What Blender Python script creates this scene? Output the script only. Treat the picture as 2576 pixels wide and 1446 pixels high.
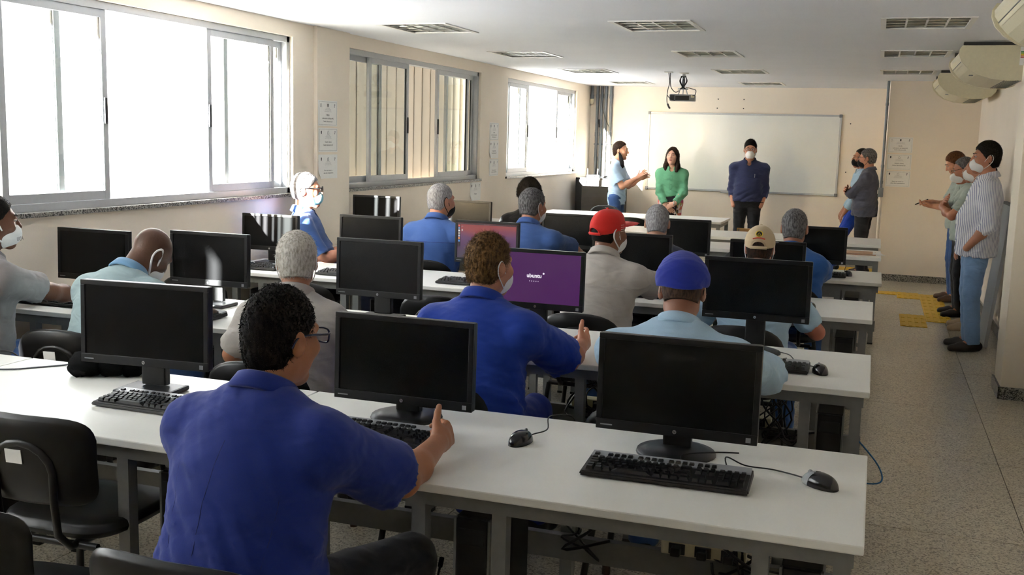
import bpy, bmesh, math, random
import numpy as np
from mathutils import Vector, Matrix

for o in list(bpy.data.objects):
    bpy.data.objects.remove(o)
random.seed(7)
SC = bpy.context.scene
COL = SC.collection
PI = math.pi

# ------------------------------------------------------------------ camera
CAM_YAW, CAM_PITCH, CAM_ROLL = 0.33286, 0.142237, 0.026264
_fw = Vector((-math.sin(CAM_YAW) * math.cos(CAM_PITCH), math.cos(CAM_YAW) * math.cos(CAM_PITCH), -math.sin(CAM_PITCH)))
_r = Vector((math.cos(CAM_YAW), math.sin(CAM_YAW), 0))
_u = _r.cross(_fw)
_r2 = math.cos(CAM_ROLL) * _r + math.sin(CAM_ROLL) * _u
_u2 = -math.sin(CAM_ROLL) * _r + math.cos(CAM_ROLL) * _u
cam_data = bpy.data.cameras.new('camera')
cam = bpy.data.objects.new('camera', cam_data)
COL.objects.link(cam)
M = Matrix((( _r2.x, _u2.x, -_fw.x, 0), (_r2.y, _u2.y, -_fw.y, 0), (_r2.z, _u2.z, -_fw.z, 1.65), (0, 0, 0, 1)))
cam.matrix_world = M
cam_data.sensor_width = 36.0
cam_data.lens = 36.54
cam_data.clip_start = 0.05
cam_data.clip_end = 400
SC.camera = cam

# ------------------------------------------------------------------ view, sky, sun
SC.view_settings.view_transform = 'Standard'
SC.view_settings.look = 'None'
SC.view_settings.gamma = 1.0
SC.view_settings.use_curve_mapping = False
SC.view_settings.exposure = 2.0
SC.cycles.use_denoising = True
SC.cycles.max_bounces = 10
SC.cycles.diffuse_bounces = 6
SC.cycles.glossy_bounces = 4
SC.cycles.transmission_bounces = 6
SC.cycles.transparent_max_bounces = 12
SC.cycles.caustics_reflective = False
SC.cycles.caustics_refractive = False
SC.cycles.sample_clamp_indirect = 8.0

SUN_DIR = Vector((0.26, 1.0, -0.30)).normalized()      # the way the sunlight travels
world = bpy.data.worlds.new('sky')
SC.world = world
world.use_nodes = True
wn = world.node_tree.nodes
wl = world.node_tree.links
wn.clear()
w_out = wn.new('ShaderNodeOutputWorld')
w_bg = wn.new('ShaderNodeBackground')
w_sky = wn.new('ShaderNodeTexSky')
w_sky.sky_type = 'NISHITA'
w_sky.sun_disc = False
w_sky.sun_elevation = math.asin(-SUN_DIR.z)
w_sky.sun_rotation = math.atan2(-SUN_DIR.x, -SUN_DIR.y)
w_sky.air_density = 1.0
w_sky.dust_density = 2.5
w_bg.inputs['Strength'].default_value = 1.0
w_mix = wn.new('ShaderNodeMixRGB')
w_mix.inputs['Fac'].default_value = 0.45
w_mix.inputs[2].default_value = (1.0, 1.0, 1.0, 1)
wl.new(w_sky.outputs[0], w_mix.inputs[1])
wl.new(w_mix.outputs[0], w_bg.inputs['Color'])
wl.new(w_bg.outputs[0], w_out.inputs['Surface'])

sun_data = bpy.data.lights.new('sun', 'SUN')
sun_data.energy = 72.0
sun_data.color = (1.0, 0.985, 0.965)
sun_data.angle = 0.012
sun = bpy.data.objects.new('sun', sun_data)
COL.objects.link(sun)
sun.rotation_euler = SUN_DIR.to_track_quat('-Z', 'Y').to_euler()

# ------------------------------------------------------------------ materials
def lin(c):
    def f(v):
        v /= 255.0
        return v / 12.92 if v <= 0.04045 else ((v + 0.055) / 1.055) ** 2.4
    return (f(c[0]), f(c[1]), f(c[2]), 1.0)

MATS = {}
def mat(name, rgb, rough=0.5, metal=0.0, var=0.06, scale=40.0, bump=0.0, bscale=None, spec=0.5, sheen=0.0, coat=0.0, detail=3.0):
    """a plain procedural surface: a noise lightens and darkens the colour a little, optional fine bump"""
    if name in MATS:
        return MATS[name]
    m = bpy.data.materials.new(name)
    m.use_nodes = True
    nt = m.node_tree
    b = nt.nodes['Principled BSDF']
    b.inputs['Roughness'].default_value = rough
    b.inputs['Metallic'].default_value = metal
    b.inputs['Specular IOR Level'].default_value = spec
    if sheen:
        b.inputs['Sheen Weight'].default_value = sheen
    if coat:
        b.inputs['Coat Weight'].default_value = coat
        b.inputs['Coat Roughness'].default_value = 0.08
    c = lin(rgb)
    tc = nt.nodes.new('ShaderNodeTexCoord')
    nz = nt.nodes.new('ShaderNodeTexNoise')
    nz.inputs['Scale'].default_value = scale
    nz.inputs['Detail'].default_value = detail
    nt.links.new(tc.outputs['Object'], nz.inputs['Vector'])
    rp = nt.nodes.new('ShaderNodeValToRGB')
    rp.color_ramp.elements[0].position = 0.3
    rp.color_ramp.elements[1].position = 0.7
    rp.color_ramp.elements[0].color = tuple(max(0, v * (1 - var)) for v in c[:3]) + (1,)
    rp.color_ramp.elements[1].color = tuple(min(1, v * (1 + var)) for v in c[:3]) + (1,)
    nt.links.new(nz.outputs['Fac'], rp.inputs['Fac'])
    nt.links.new(rp.outputs['Color'], b.inputs['Base Color'])
    if bump:
        nb = nt.nodes.new('ShaderNodeTexNoise')
        nb.inputs['Scale'].default_value = bscale or scale * 4
        nb.inputs['Detail'].default_value = 2
        nt.links.new(tc.outputs['Object'], nb.inputs['Vector'])
        bp = nt.nodes.new('ShaderNodeBump')
        bp.inputs['Strength'].default_value = bump
        bp.inputs['Distance'].default_value = 0.004
        nt.links.new(nb.outputs['Fac'], bp.inputs['Height'])
        nt.links.new(bp.outputs['Normal'], b.inputs['Normal'])
    MATS[name] = m
    return m

def emit(name, rgb, strength):
    if name in MATS:
        return MATS[name]
    m = bpy.data.materials.new(name)
    m.use_nodes = True
    b = m.node_tree.nodes['Principled BSDF']
    b.inputs['Base Color'].default_value = (0.01, 0.01, 0.01, 1)
    b.inputs['Roughness'].default_value = 0.3
    b.inputs['Emission Color'].default_value = lin(rgb)
    b.inputs['Emission Strength'].default_value = strength
    MATS[name] = m
    return m

def speckled(name, base, dark, light, scale, rough, amount=0.35, coat=0.0, bump=0.0):
    """terrazzo and granite: chips of two tones in a ground colour"""
    m = bpy.data.materials.new(name)
    m.use_nodes = True
    nt = m.node_tree
    b = nt.nodes['Principled BSDF']
    b.inputs['Roughness'].default_value = rough
    if coat:
        b.inputs['Coat Weight'].default_value = coat
        b.inputs['Coat Roughness'].default_value = 0.15
    geo = nt.nodes.new('ShaderNodeNewGeometry')
    vo = nt.nodes.new('ShaderNodeTexVoronoi')
    vo.inputs['Scale'].default_value = scale
    nt.links.new(geo.outputs['Position'], vo.inputs['Vector'])
    sep = nt.nodes.new('ShaderNodeSeparateColor')
    nt.links.new(vo.outputs['Color'], sep.inputs['Color'])
    rp = nt.nodes.new('ShaderNodeValToRGB')
    rp.color_ramp.interpolation = 'CONSTANT'
    e = rp.color_ramp.elements
    e[0].position = 0.0
    e[0].color = lin(dark)
    e[1].position = amount * 0.5
    e[1].color = lin(base)
    n = e.new(1 - amount)
    n.color = lin(light)
    nt.links.new(sep.outputs[0], rp.inputs['Fac'])
    nz = nt.nodes.new('ShaderNodeTexNoise')
    nz.inputs['Scale'].default_value = 1.3
    nz.inputs['Detail'].default_value = 4
    nt.links.new(geo.outputs['Position'], nz.inputs['Vector'])
    mx = nt.nodes.new('ShaderNodeMixRGB')
    mx.blend_type = 'MULTIPLY'
    mx.inputs['Fac'].default_value = 0.35
    nt.links.new(rp.outputs['Color'], mx.inputs[1])
    r2 = nt.nodes.new('ShaderNodeValToRGB')
    r2.color_ramp.elements[0].color = (0.55, 0.53, 0.5, 1)
    r2.color_ramp.elements[1].color = (1, 1, 1, 1)
    r2.color_ramp.elements[0].position = 0.3
    r2.color_ramp.elements[1].position = 0.65
    nt.links.new(nz.outputs['Fac'], r2.inputs['Fac'])
    nt.links.new(r2.outputs['Color'], mx.inputs[2])
    nt.links.new(mx.outputs[0], b.inputs['Base Color'])
    MATS[name] = m
    return m

def glassy(name, tint=(1, 1, 1), refl=0.12):
    m = bpy.data.materials.new(name)
    m.use_nodes = True
    nt = m.node_tree
    nt.nodes.clear()
    out = nt.nodes.new('ShaderNodeOutputMaterial')
    tr = nt.nodes.new('ShaderNodeBsdfTransparent')
    tr.inputs['Color'].default_value = tint + (1,)
    gl = nt.nodes.new('ShaderNodeBsdfGlossy')
    gl.inputs['Roughness'].default_value = 0.02
    mx = nt.nodes.new('ShaderNodeMixShader')
    mx.inputs['Fac'].default_value = refl
    nt.links.new(tr.outputs[0], mx.inputs[1])
    nt.links.new(gl.outputs[0], mx.inputs[2])
    nt.links.new(mx.outputs[0], out.inputs['Surface'])
    MATS[name] = m
    return m

def fabric_translucent(name, rgb, trans):
    m = bpy.data.materials.new(name)
    m.use_nodes = True
    nt = m.node_tree
    nt.nodes.clear()
    out = nt.nodes.new('ShaderNodeOutputMaterial')
    df = nt.nodes.new('ShaderNodeBsdfDiffuse')
    tl = nt.nodes.new('ShaderNodeBsdfTranslucent')
    tc = nt.nodes.new('ShaderNodeTexCoord')
    nz = nt.nodes.new('ShaderNodeTexNoise')
    nz.inputs['Scale'].default_value = 3.0
    nt.links.new(tc.outputs['Object'], nz.inputs['Vector'])
    rp = nt.nodes.new('ShaderNodeValToRGB')
    c = lin(rgb)
    rp.color_ramp.elements[0].color = tuple(v * 0.9 for v in c[:3]) + (1,)
    rp.color_ramp.elements[1].color = c
    nt.links.new(nz.outputs['Fac'], rp.inputs['Fac'])
    nt.links.new(rp.outputs['Color'], df.inputs['Color'])
    nt.links.new(rp.outputs['Color'], tl.inputs['Color'])
    mx = nt.nodes.new('ShaderNodeMixShader')
    mx.inputs['Fac'].default_value = trans
    nt.links.new(df.outputs[0], mx.inputs[1])
    nt.links.new(tl.outputs[0], mx.inputs[2])
    nt.links.new(mx.outputs[0], out.inputs['Surface'])
    MATS[name] = m
    return m

WALL = mat('cream_wall_paint', (236, 225, 210), 0.75, var=0.02, scale=2.0, bump=0.08, bscale=120, spec=0.25)
WALL2 = mat('cream_wall_paint_pillar', (230, 219, 200), 0.7, var=0.02, scale=2.0, bump=0.08, bscale=120, spec=0.3)
CEIL = mat('white_ceiling_paint', (234, 235, 239), 0.85, var=0.015, scale=2.0, spec=0.2)
TERRAZZO = speckled('terrazzo', (182, 172, 150), (128, 119, 101), (206, 198, 178), 150, 0.3, 0.36, coat=0.2)
GROUT = mat('dark_joint', (70, 66, 58), 0.8)
GRANITE = speckled('grey_granite', (112, 110, 104), (48, 47, 45), (168, 165, 158), 160, 0.35, 0.5)
ALU = mat('grey_aluminium', (186, 189, 192), 0.42, 0.25, var=0.03)
ALU_D = mat('dark_rubber_seal', (40, 42, 45), 0.5)
GLASS = glassy('window_glass', (0.96, 0.98, 0.97), 0.08)
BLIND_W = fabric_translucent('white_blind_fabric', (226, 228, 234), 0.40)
BLIND_B = fabric_translucent('shaded_beige_blind_fabric', (172, 162, 148), 0.07)  # beige made darker and denser: outside shade put into the fabric
PLASTIC_BLACK = mat('black_plastic', (14, 14, 15), 0.42, var=0.1, scale=60, bump=0.03, bscale=600)
PLASTIC_DARK = mat('dark_grey_plastic', (32, 33, 35), 0.4, var=0.08)
PLASTIC_GREY = mat('grey_plastic', (128, 130, 134), 0.42, var=0.05)
WHITE_PLASTIC = mat('white_plastic', (226, 224, 216), 0.4, var=0.03)
CREAM_PLASTIC = mat('cream_plastic', (214, 206, 176), 0.38, var=0.03)
STEEL_GREY = mat('grey_painted_steel', (122, 123, 120), 0.42, 0.1, var=0.05)
STEEL_DARK = mat('dark_grey_painted_steel', (74, 74, 72), 0.45, 0.1, var=0.05)
LAMINATE = mat('cream_laminate', (230, 230, 224), 0.36, var=0.015, scale=8, spec=0.5)
LAMINATE_W = mat('white_laminate', (236, 235, 230), 0.36, var=0.015, scale=8)
PVC = mat('grey_conduit', (118, 124, 130), 0.4, var=0.05)
PAPER = mat('white_paper', (236, 235, 232), 0.7, var=0.02)
INK = mat('black_ink', (48, 47, 50), 0.7)
INK_G = mat('grey_ink', (130, 130, 134), 0.7)
CABLE = mat('black_cable', (20, 20, 22), 0.45)
CABLE_B = mat('blue_cable', (44, 108, 168), 0.45)
CHROME = mat('chrome', (200, 202, 205), 0.12, 1.0, var=0.02)
MIRROR = mat('polished_reflector', (236, 236, 230), 0.3, 1.0, var=0.03)

# ------------------------------------------------------------------ object helpers
def children_of(o):
    return [c for c in bpy.data.objects if c.parent == o]

def tag(o, label=None, cat=None, group=None, kind=None):
    if label:
        o['label'] = label
    if cat:
        o['category'] = cat
    if group:
        o['group'] = group
    if kind:
        o['kind'] = kind
    return o

def empty(name, loc=(0, 0, 0), rz=0.0, label=None, cat=None, group=None, kind=None):
    o = bpy.data.objects.new(name, None)
    o.empty_display_size = 0.1
    COL.objects.link(o)
    o.location = loc
    o.rotation_euler = (0, 0, rz)
    return tag(o, label, cat, group, kind)

class MB:
    """collects shapes into one mesh"""
    def __init__(self):
        self.v = []
        self.f = []
        self.smooth = []

    def add(self, verts, faces, smooth=False):
        n = len(self.v)
        self.v.extend([tuple(p) for p in verts])
        self.f.extend([tuple(i + n for i in f) for f in faces])
        self.smooth.extend([smooth] * len(faces))
        return self

    def box(self, c, s, rz=0.0, bev=0.0, m=None):
        x, y, z = s[0] / 2, s[1] / 2, s[2] / 2
        if bev > 0:
            b = min(bev, x * 0.9, y * 0.9, z * 0.9)
            bm = bmesh.new()
            bmesh.ops.create_cube(bm, size=1)
            for v in bm.verts:
                v.co = Vector((v.co.x * s[0], v.co.y * s[1], v.co.z * s[2]))
            bmesh.ops.bevel(bm, geom=list(bm.edges), offset=b, segments=2, affect='EDGES', profile=0.6)
            bm.verts.index_update()
            vs = [v.co.copy() for v in bm.verts]
            fs = [[v.index for v in f.verts] for f in bm.faces]
            bm.free()
        else:
            vs = [Vector(p) for p in ((-x, -y, -z), (x, -y, -z), (x, y, -z), (-x, y, -z), (-x, -y, z), (x, -y, z), (x, y, z), (-x, y, z))]
            fs = [(3, 2, 1, 0), (4, 5, 6, 7), (0, 1, 5, 4), (1, 2, 6, 5), (2, 3, 7, 6), (3, 0, 4, 7)]
        if m is not None:
            vs = [m @ v for v in vs]
        if rz:
            r = Matrix.Rotation(rz, 3, 'Z')
            vs = [r @ v for v in vs]
        c = Vector(c)
        return self.add([v + c for v in vs], fs)

    def span(self, a, b, bev=0.0):
        return self.box([(a[i] + b[i]) / 2 for i in range(3)], [abs(b[i] - a[i]) for i in range(3)], bev=bev)

    def tube(self, pts, r, n=8, cap=True, smooth=True, closed=False):
        pts = [Vector(p) for p in pts]
        rs = r if isinstance(r, (list, tuple)) else [r] * len(pts)
        N = len(pts)
        rings = []
        up = None
        for i, p in enumerate(pts):
            if closed:
                t = pts[(i + 1) % N] - pts[i - 1]
            else:
                t = pts[min(i + 1, N - 1)] - pts[max(i - 1, 0)]
            if t.length < 1e-9:
                t = Vector((0, 0, 1))
            t.normalize()
            if up is None:
                up = Vector((0, 0, 1)) if abs(t.z) < 0.9 else Vector((1, 0, 0))
            s = t.cross(up)
            if s.length < 1e-6:
                s = t.cross(Vector((0, 1, 0)))
            s.normalize()
            up = s.cross(t).normalized()
            rings.append([p + (s * math.cos(a) + up * math.sin(a)) * rs[i] for a in [2 * PI * k / n for k in range(n)]])
        base = []
        for rg in rings:
            base.extend(rg)
        fs = []
        for i in range(N if closed else N - 1):
            j = (i + 1) % N
            for k in range(n):
                k2 = (k + 1) % n
                fs.append((i * n + k, i * n + k2, j * n + k2, j * n + k))
        self.add(base, fs, smooth)
        if cap and not closed:
            self.add(rings[0], [tuple(range(n))[::-1]])
            self.add(rings[-1], [tuple(range(n))])
        return self

    def lathe(self, prof, c=(0, 0, 0), n=20, smooth=True, axis='Z'):
        vs, fs = [], []
        m = len(prof)
        for k in range(n):
            a = 2 * PI * k / n
            for (r, z) in prof:
                p = Vector((r * math.cos(a), r * math.sin(a), z))
                if axis == 'Y':
                    p = Vector((p.x, p.z, p.y))
                elif axis == 'X':
                    p = Vector((p.z, p.x, p.y))
                vs.append(p + Vector(c))
        for k in range(n):
            k2 = (k + 1) % n
            for i in range(m - 1):
                fs.append((k * m + i, k2 * m + i, k2 * m + i + 1, k * m + i + 1))
        return self.add(vs, fs, smooth)

    def prism(self, outline, axis, a, b, smooth=False):
        """outline (2-D) pushed along an axis from a to b; outline plane = the two other axes in order"""
        n = len(outline)
        def P(u, v, w):
            return {'X': (w, u, v), 'Y': (u, w, v), 'Z': (u, v, w)}[axis]
        vs = [P(u, v, a) for u, v in outline] + [P(u, v, b) for u, v in outline]
        self.add(vs, [(i, (i + 1) % n, n + (i + 1) % n, n + i) for i in range(n)], smooth)
        self.add(vs[:n], [tuple(range(n))])
        self.add(vs[n:], [tuple(range(n))])
        return self

    def mesh(self, name):
        me = bpy.data.meshes.new(name)
        me.from_pydata(self.v, [], self.f)
        me.polygons.foreach_set('use_smooth', self.smooth)
        bm = bmesh.new()
        bm.from_mesh(me)
        bmesh.ops.recalc_face_normals(bm, faces=bm.faces)
        bm.to_mesh(me)
        bm.free()
        me.update()
        return me

    def build(self, name, material, parent=None, loc=None, rz=0.0):
        o = bpy.data.objects.new(name, self.mesh(name))
        o.data.materials.append(material)
        COL.objects.link(o)
        if parent is not None:
            o.parent = parent
        if loc is not None:
            o.location = loc
        if rz:
            o.rotation_euler = (0, 0, rz)
        return o

def link_mesh(name, me, parent=None, loc=(0, 0, 0), rot=(0, 0, 0), scale=(1, 1, 1)):
    o = bpy.data.objects.new(name, me)
    COL.objects.link(o)
    o.parent = parent
    o.location = loc
    o.rotation_euler = rot
    o.scale = scale
    return o

def copy_tree(src, parent=None):
    c = src.copy()
    COL.objects.link(c)
    c.parent = parent
    for ch in KIDS.get(src.name, []):
        copy_tree(ch, c)
    return c

KIDS = {}
def note_kids(root):
    """remember the children of a template so that copying it does not search the whole file"""
    def walk(o):
        KIDS[o.name] = list(o.children)
        for ch in o.children:
            walk(ch)
    walk(root)

def text_mesh(s, size, material, name='print', parent=None, loc=(0, 0, 0), rot=(0, 0, 0), align='CENTER', extrude=0.0, bold=0.0, spacing=1.0):
    cu = bpy.data.curves.new(name, 'FONT')
    cu.body = s
    cu.size = size
    cu.align_x = align
    cu.align_y = 'CENTER'
    cu.extrude = extrude
    cu.offset = bold
    cu.space_character = spacing
    cu.resolution_u = 2
    tmp = bpy.data.objects.new('tmp_text', cu)
    COL.objects.link(tmp)
    dg = bpy.context.evaluated_depsgraph_get()
    me = bpy.data.meshes.new_from_object(tmp.evaluated_get(dg))
    bpy.data.objects.remove(tmp)
    bpy.data.curves.remove(cu)
    me.materials.clear()
    me.materials.append(material)
    return link_mesh(name, me, parent, loc, rot)

def bez(pts, n=6):
    """smooth Catmull-Rom path through points"""
    P = [Vector(p) for p in pts]
    out = []
    for i in range(len(P) - 1):
        p0, p1, p2, p3 = P[max(i - 1, 0)], P[i], P[i + 1], P[min(i + 2, len(P) - 1)]
        for k in range(n):
            t = k / n
            out.append(0.5 * ((2 * p1) + (p2 - p0) * t + (2 * p0 - 5 * p1 + 4 * p2 - p3) * t * t + (3 * p1 - p0 - 3 * p2 + p3) * t ** 3))
    out.append(P[-1])
    return out

# ------------------------------------------------------------------ room shell
XL, XR = -4.196, 1.13          # window wall, right wall
YB, YF = -2.5, 15.6            # wall behind the viewer, whiteboard wall
ZC = 2.472
YN = 13.84                     # the wall that juts forward at the right

def structure(name, mb, m):
    o = mb.build(name, m)
    o['kind'] = 'structure'
    return o

# floor: poured terrazzo slabs 1.2 m square with fine joints
floor = structure('floor', MB().span((XL - 0.1, YB - 0.1, -0.12), (XR + 0.2, YF + 0.1, -0.008)), GROUT)
slab_me = MB().box((0, 0, 0), (1.1955, 1.1955, 0.03), bev=0.0012).mesh('slab')
slab_me.materials.append(TERRAZZO)
for i in range(-4, 2):
    for j in range(-6, 10):
        x, y = 0.72 - 0.6 + i * 1.2 , 4.7 + 0.6 + j * 1.2
        x0, x1 = max(x - 0.6, XL - 0.05), min(x + 0.6, XR + 0.1)
        y0, y1 = max(y - 0.6, YB - 0.05), min(y + 0.6, YF + 0.05)
        if x1 - x0 < 0.05 or y1 - y0 < 0.05:
            continue
        link_mesh('slab', slab_me, floor, ((x0 + x1) / 2, (y0 + y1) / 2, -0.015), scale=((x1 - x0) / 1.2, (y1 - y0) / 1.2, 1))

# yellow tactile tiles: ridged squares of 0.24 m
YELLOW = mat('yellow_tactile_rubber', (222, 178, 22), 0.5, var=0.08, scale=12)
tile = MB().box((0, 0, 0), (0.238, 0.248, 0.004))
for k in range(4):
    tile.box((-0.089 + k * 0.0595, 0, 0.0035), (0.03, 0.225, 0.004), bev=0.0015)
tile_me = tile.mesh('tactile_tile')
tile_me.materials.append(YELLOW)
tiles = [(0.67, 10.82 + 0.25 * k) for k in range(8)] + [(0.43, 10.44), (0.43, 10.69), (0.43, 10.94), (0.43, 11.08)][:3] + [(0.43, 12.39), (0.43, 12.64)]
tiles += [(0.19 - 0.24 * k, 12.64) for k in range(1)] + [(-0.05, 14.72), (-0.29, 14.72), (-0.05, 14.97), (-0.29, 14.97)]
tiles += [(0.19, 12.64 + 0.25 * 0)]
for t in dict.fromkeys(tiles):
    link_mesh('tactile_tile', tile_me, floor, (t[0], t[1], 0.002))

# ceiling with openings for the recessed lamps
LIGHTS = [(x, y) for y in (7.51, 9.87, 12.22) for x in (-3.33, -1.545, 0.24)] + [(-3.36, 14.58), (-1.55, 14.62)]
LW, LD = 0.56, 0.67
xs = sorted({XL - 0.15, XR + 0.2} | {round(x + s * LW / 2, 4) for x, _ in LIGHTS for s in (-1, 1)})
ys = sorted({YB - 0.1, YF + 0.1} | {round(y + s * LD / 2, 4) for _, y in LIGHTS for s in (-1, 1)})
cb = MB()
for i in range(len(xs) - 1):
    for j in range(len(ys) - 1):
        cx, cy = (xs[i] + xs[i + 1]) / 2, (ys[j] + ys[j + 1]) / 2
        if any(abs(cx - x) < LW / 2 - 0.001 and abs(cy - y) < LD / 2 - 0.001 for x, y in LIGHTS):
            continue
        cb.add([(xs[i], ys[j], ZC), (xs[i + 1], ys[j], ZC), (xs[i + 1], ys[j + 1], ZC), (xs[i], ys[j + 1], ZC)], [(3, 2, 1, 0)])
cb.span((XL - 0.25, YB - 0.2, 2.62), (XR + 0.3, YF + 0.2, 2.8))
for (a, b) in (((XL - 0.16, YB - 0.1), (XL - 0.15, YF + 0.1)), ((XR + 0.2, YB - 0.1), (XR + 0.21, YF + 0.1)), ((XL - .15, YF + 0.1), (XR + .2, YF + 0.11)), ((XL - .15, YB - 0.11), (XR + .2, YB - 0.1))):
    cb.span((a[0], a[1], ZC), (b[0], b[1], 2.65))
structure('ceiling', cb, CEIL)

# window wall
WINS = [(0.02, 3.02), (3.96, 6.97), (7.84, 10.92), (11.8, 14.82)]
ZS, ZT = 1.195, 2.362
wb = MB()
X0 = XL - 0.154
wb.span((X0, YB, -0.12), (XL, YF + 0.1, ZS))
wb.span((X0, YB, ZT), (XL, YF + 0.1, 2.65))
edges = [YB] + [v for w in WINS for v in w] + [YF + 0.1]
for k in range(0, len(edges), 2):
    wb.span((X0, edges[k], ZS), (XL, edges[k + 1], ZT))
wb.span((XL, 7.27, -0.02), (XL + 0.035, 7.80, ZC), bev=0.004)     # shallow pilaster between the windows
structure('wall_left', wb, WALL)
fb = MB().span((XL - 0.15, YF, -0.12), (XR + 0.3, YF + 0.15, 2.65))
fw_obj = structure('wall_front', fb, WALL)
structure('wall_right', MB().span((XR, YB, -0.12), (XR + 0.15, YF + 0.1, 2.65)), WALL)
structure('wall_back', MB().span((XL - 0.15, YB - 0.15, -0.12), (XR + 0.3, YB, 2.65)), WALL)
structure('wall_niche', MB().span((0.085, YN, -0.1), (XR, YF, 2.6), bev=0.003), WALL)
structure('pillar', MB().span((0.885, 7.545, -0.1), (XR + 0.1, 7.93, 2.6), bev=0.004), WALL2)
BH = 0.085
structure('baseboard_left', MB().span((XL, YB, -0.01), (XL + 0.014, YF, BH)).span((XL + .035, 7.26, -0.01), (XL + 0.049, 7.81, BH)), GRANITE)
structure('baseboard_front', MB().span((XL, YF - 0.014, -0.01), (0.085, YF, BH)), GRANITE)
structure('baseboard_niche', MB().span((0.071, YN - 0.014, -0.01), (XR, YN, BH)).span((0.071, YN, -0.01), (0.085, YF, BH)), GRANITE)
structure('baseboard_right', MB().span((XR - 0.014, YB, -0.01), (XR, YN, BH)), GRANITE)
structure('baseboard_pillar', MB().span((0.871, 7.531, -0.01), (XR, 7.545, BH)).span((0.871, 7.531, -0.01), (0.885, 7.944, BH)), GRANITE)

# what lies outside the windows: pale paving and an added sun-blocking fin
PAVE = mat('pale_paving', (228, 224, 214), 0.85, var=0.05, scale=1.0)
structure('ground', MB().span((-60, -60, -0.6), (X0, 90, -0.3)), PAVE)

structure('added_shade_fin', MB().span((X0 - 0.92, 7.3, -0.3), (X0, 7.5, 4.2)), PAVE)  # unseen fin, added to keep the sun off the middle window
# windows: four leaves on two tracks, the two sliding leaves pushed apart
def leaf(parent, y0, y1, z0, z1, x, handle=None):
    st = 0.045
    f = MB()
    f.span((x - 0.014, y0, z0), (x + 0.014, y0 + st, z1), bev=0.003)
    f.span((x - 0.014, y1 - st, z0), (x + 0.014, y1, z1), bev=0.003)
    f.span((x - 0.014, y0 + st, z0), (x + 0.014, y1 - st, z0 + 0.05))
    f.span((x - 0.014, y0 + st, z1 - 0.045), (x + 0.014, y1 - st, z1))
    fr = f.build('sash', ALU, parent)
    MB().span((x - 0.002, y0 + st, z0 + 0.05), (x + 0.002, y1 - st, z1 - 0.045)).build('pane', GLASS, fr)
    s = MB()
    for yy in (y0 + st, y1 - st - 0.005):
        s.span((x - 0.006, yy, z0 + 0.05), (x + 0.006, yy + 0.005, z1 - 0.045))
    s.build('seal', ALU_D, fr)
    if handle:
        zc = (z0 + z1) / 2 - 0.03
        MB().box((x + 0.017, handle, zc), (0.012, 0.026, 0.15), bev=0.005).build('handle', ALU_D, fr)

def make_window(name, y0, y1, l1, l2, fl, fr_):
    w = empty(name, (0, 0, 0), kind='structure')
    f = MB()
    xa, xb = XL - 0.115, XL - 0.03
    f.span((xa, y0, ZS), (xb, y1, ZS + 0.045), bev=0.003)
    f.span((xa, y0, ZT - 0.045), (xb, y1, ZT), bev=0.003)
    f.span((xa, y0, ZS), (xb, y0 + 0.04, ZT), bev=0.003)
    f.span((xa, y1 - 0.04, ZS), (xb, y1, ZT), bev=0.003)
    f.build('window_frame', ALU, w)
    MB().span((XL - 0.13, y0 - 0.02, ZS - 0.024), (XL + 0.022, y1 + 0.02, ZS + 0.001), bev=0.002).build('window_sill', GRANITE, w)
    z0, z1 = ZS + 0.045, ZT - 0.045
    leaf(w, y0 + 0.04, fl, z0, z1, XL - 0.092)
    leaf(w, fr_, y1 - 0.04, z0, z1, XL - 0.092)
    leaf(w, l1[0], l1[1], z0, z1, XL - 0.055, l1[1] - 0.022)
    leaf(w, l2[0], l2[1], z0, z1, XL - 0.055, l2[0] + 0.022)
    return w

make_window('window_1', 3.96, 6.97, (4.2, 5.0), (5.96, 6.77), 4.68, 6.2)
make_window('window_2', 7.84, 10.92, (8.30, 9.12), (9.80, 10.66), 8.62, 10.12)
make_window('window_3', 11.8, 14.82, (11.95, 12.72), (13.95, 14.6), 12.5, 14.05)
make_window('window_4', 0.02, 3.02, (0.75, 1.5), (1.52, 2.27), 0.77, 2.25)

# vertical blinds hung outside each window
def blind(y0, y1, ang, m, label, pitch=0.205, w=0.228):
    root = empty('vertical_blind', (X0 - 0.1, (y0 + y1) / 2, ZS), label=label, cat='blind')
    MB().span((-0.03, -(y1 - y0) / 2 - 0.1, ZT - ZS + 0.06), (0.03, (y1 - y0) / 2 + 0.1, ZT - ZS + 0.11)).build('headrail', ALU, root)
    MB().span((0.02, -(y1 - y0) / 2 - 0.1, ZT - ZS + 0.09), (0.105, (y1 - y0) / 2 + 0.1, ZT - ZS + 0.105)).build('bracket', ALU, root)
    s = MB()
    n = 6
    prof = [(-w / 2 + w * k / n, 0.012 * (1 - (2 * k / n - 1) ** 2)) for k in range(n + 1)]
    hgt = ZT - ZS + 0.2
    vs = [(b, a, 0) for a, b in prof] + [(b, a, hgt) for a, b in prof]
    s.add(vs, [(k, k + 1, n + 2 + k, n + 1 + k) for k in range(n)], True)
    me = s.mesh('slat')
    me.materials.append(m)
    cnt = int((y1 - y0 + 0.2) / pitch)
    for k in range(cnt + 1):
        link_mesh('slat', me, root, (0, -(y1 - y0) / 2 - 0.1 + k * pitch, -0.14), (0, 0, ang + random.uniform(-0.06, 0.06) * (1 if ang else 0.4)))
    return root
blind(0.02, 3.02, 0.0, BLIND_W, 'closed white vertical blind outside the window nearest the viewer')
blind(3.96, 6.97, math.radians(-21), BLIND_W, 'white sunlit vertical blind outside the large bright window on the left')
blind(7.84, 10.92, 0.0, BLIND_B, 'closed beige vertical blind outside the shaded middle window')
blind(11.8, 14.82, math.radians(-16), BLIND_W, 'white sunlit vertical blind outside the far window near the black rack')
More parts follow.
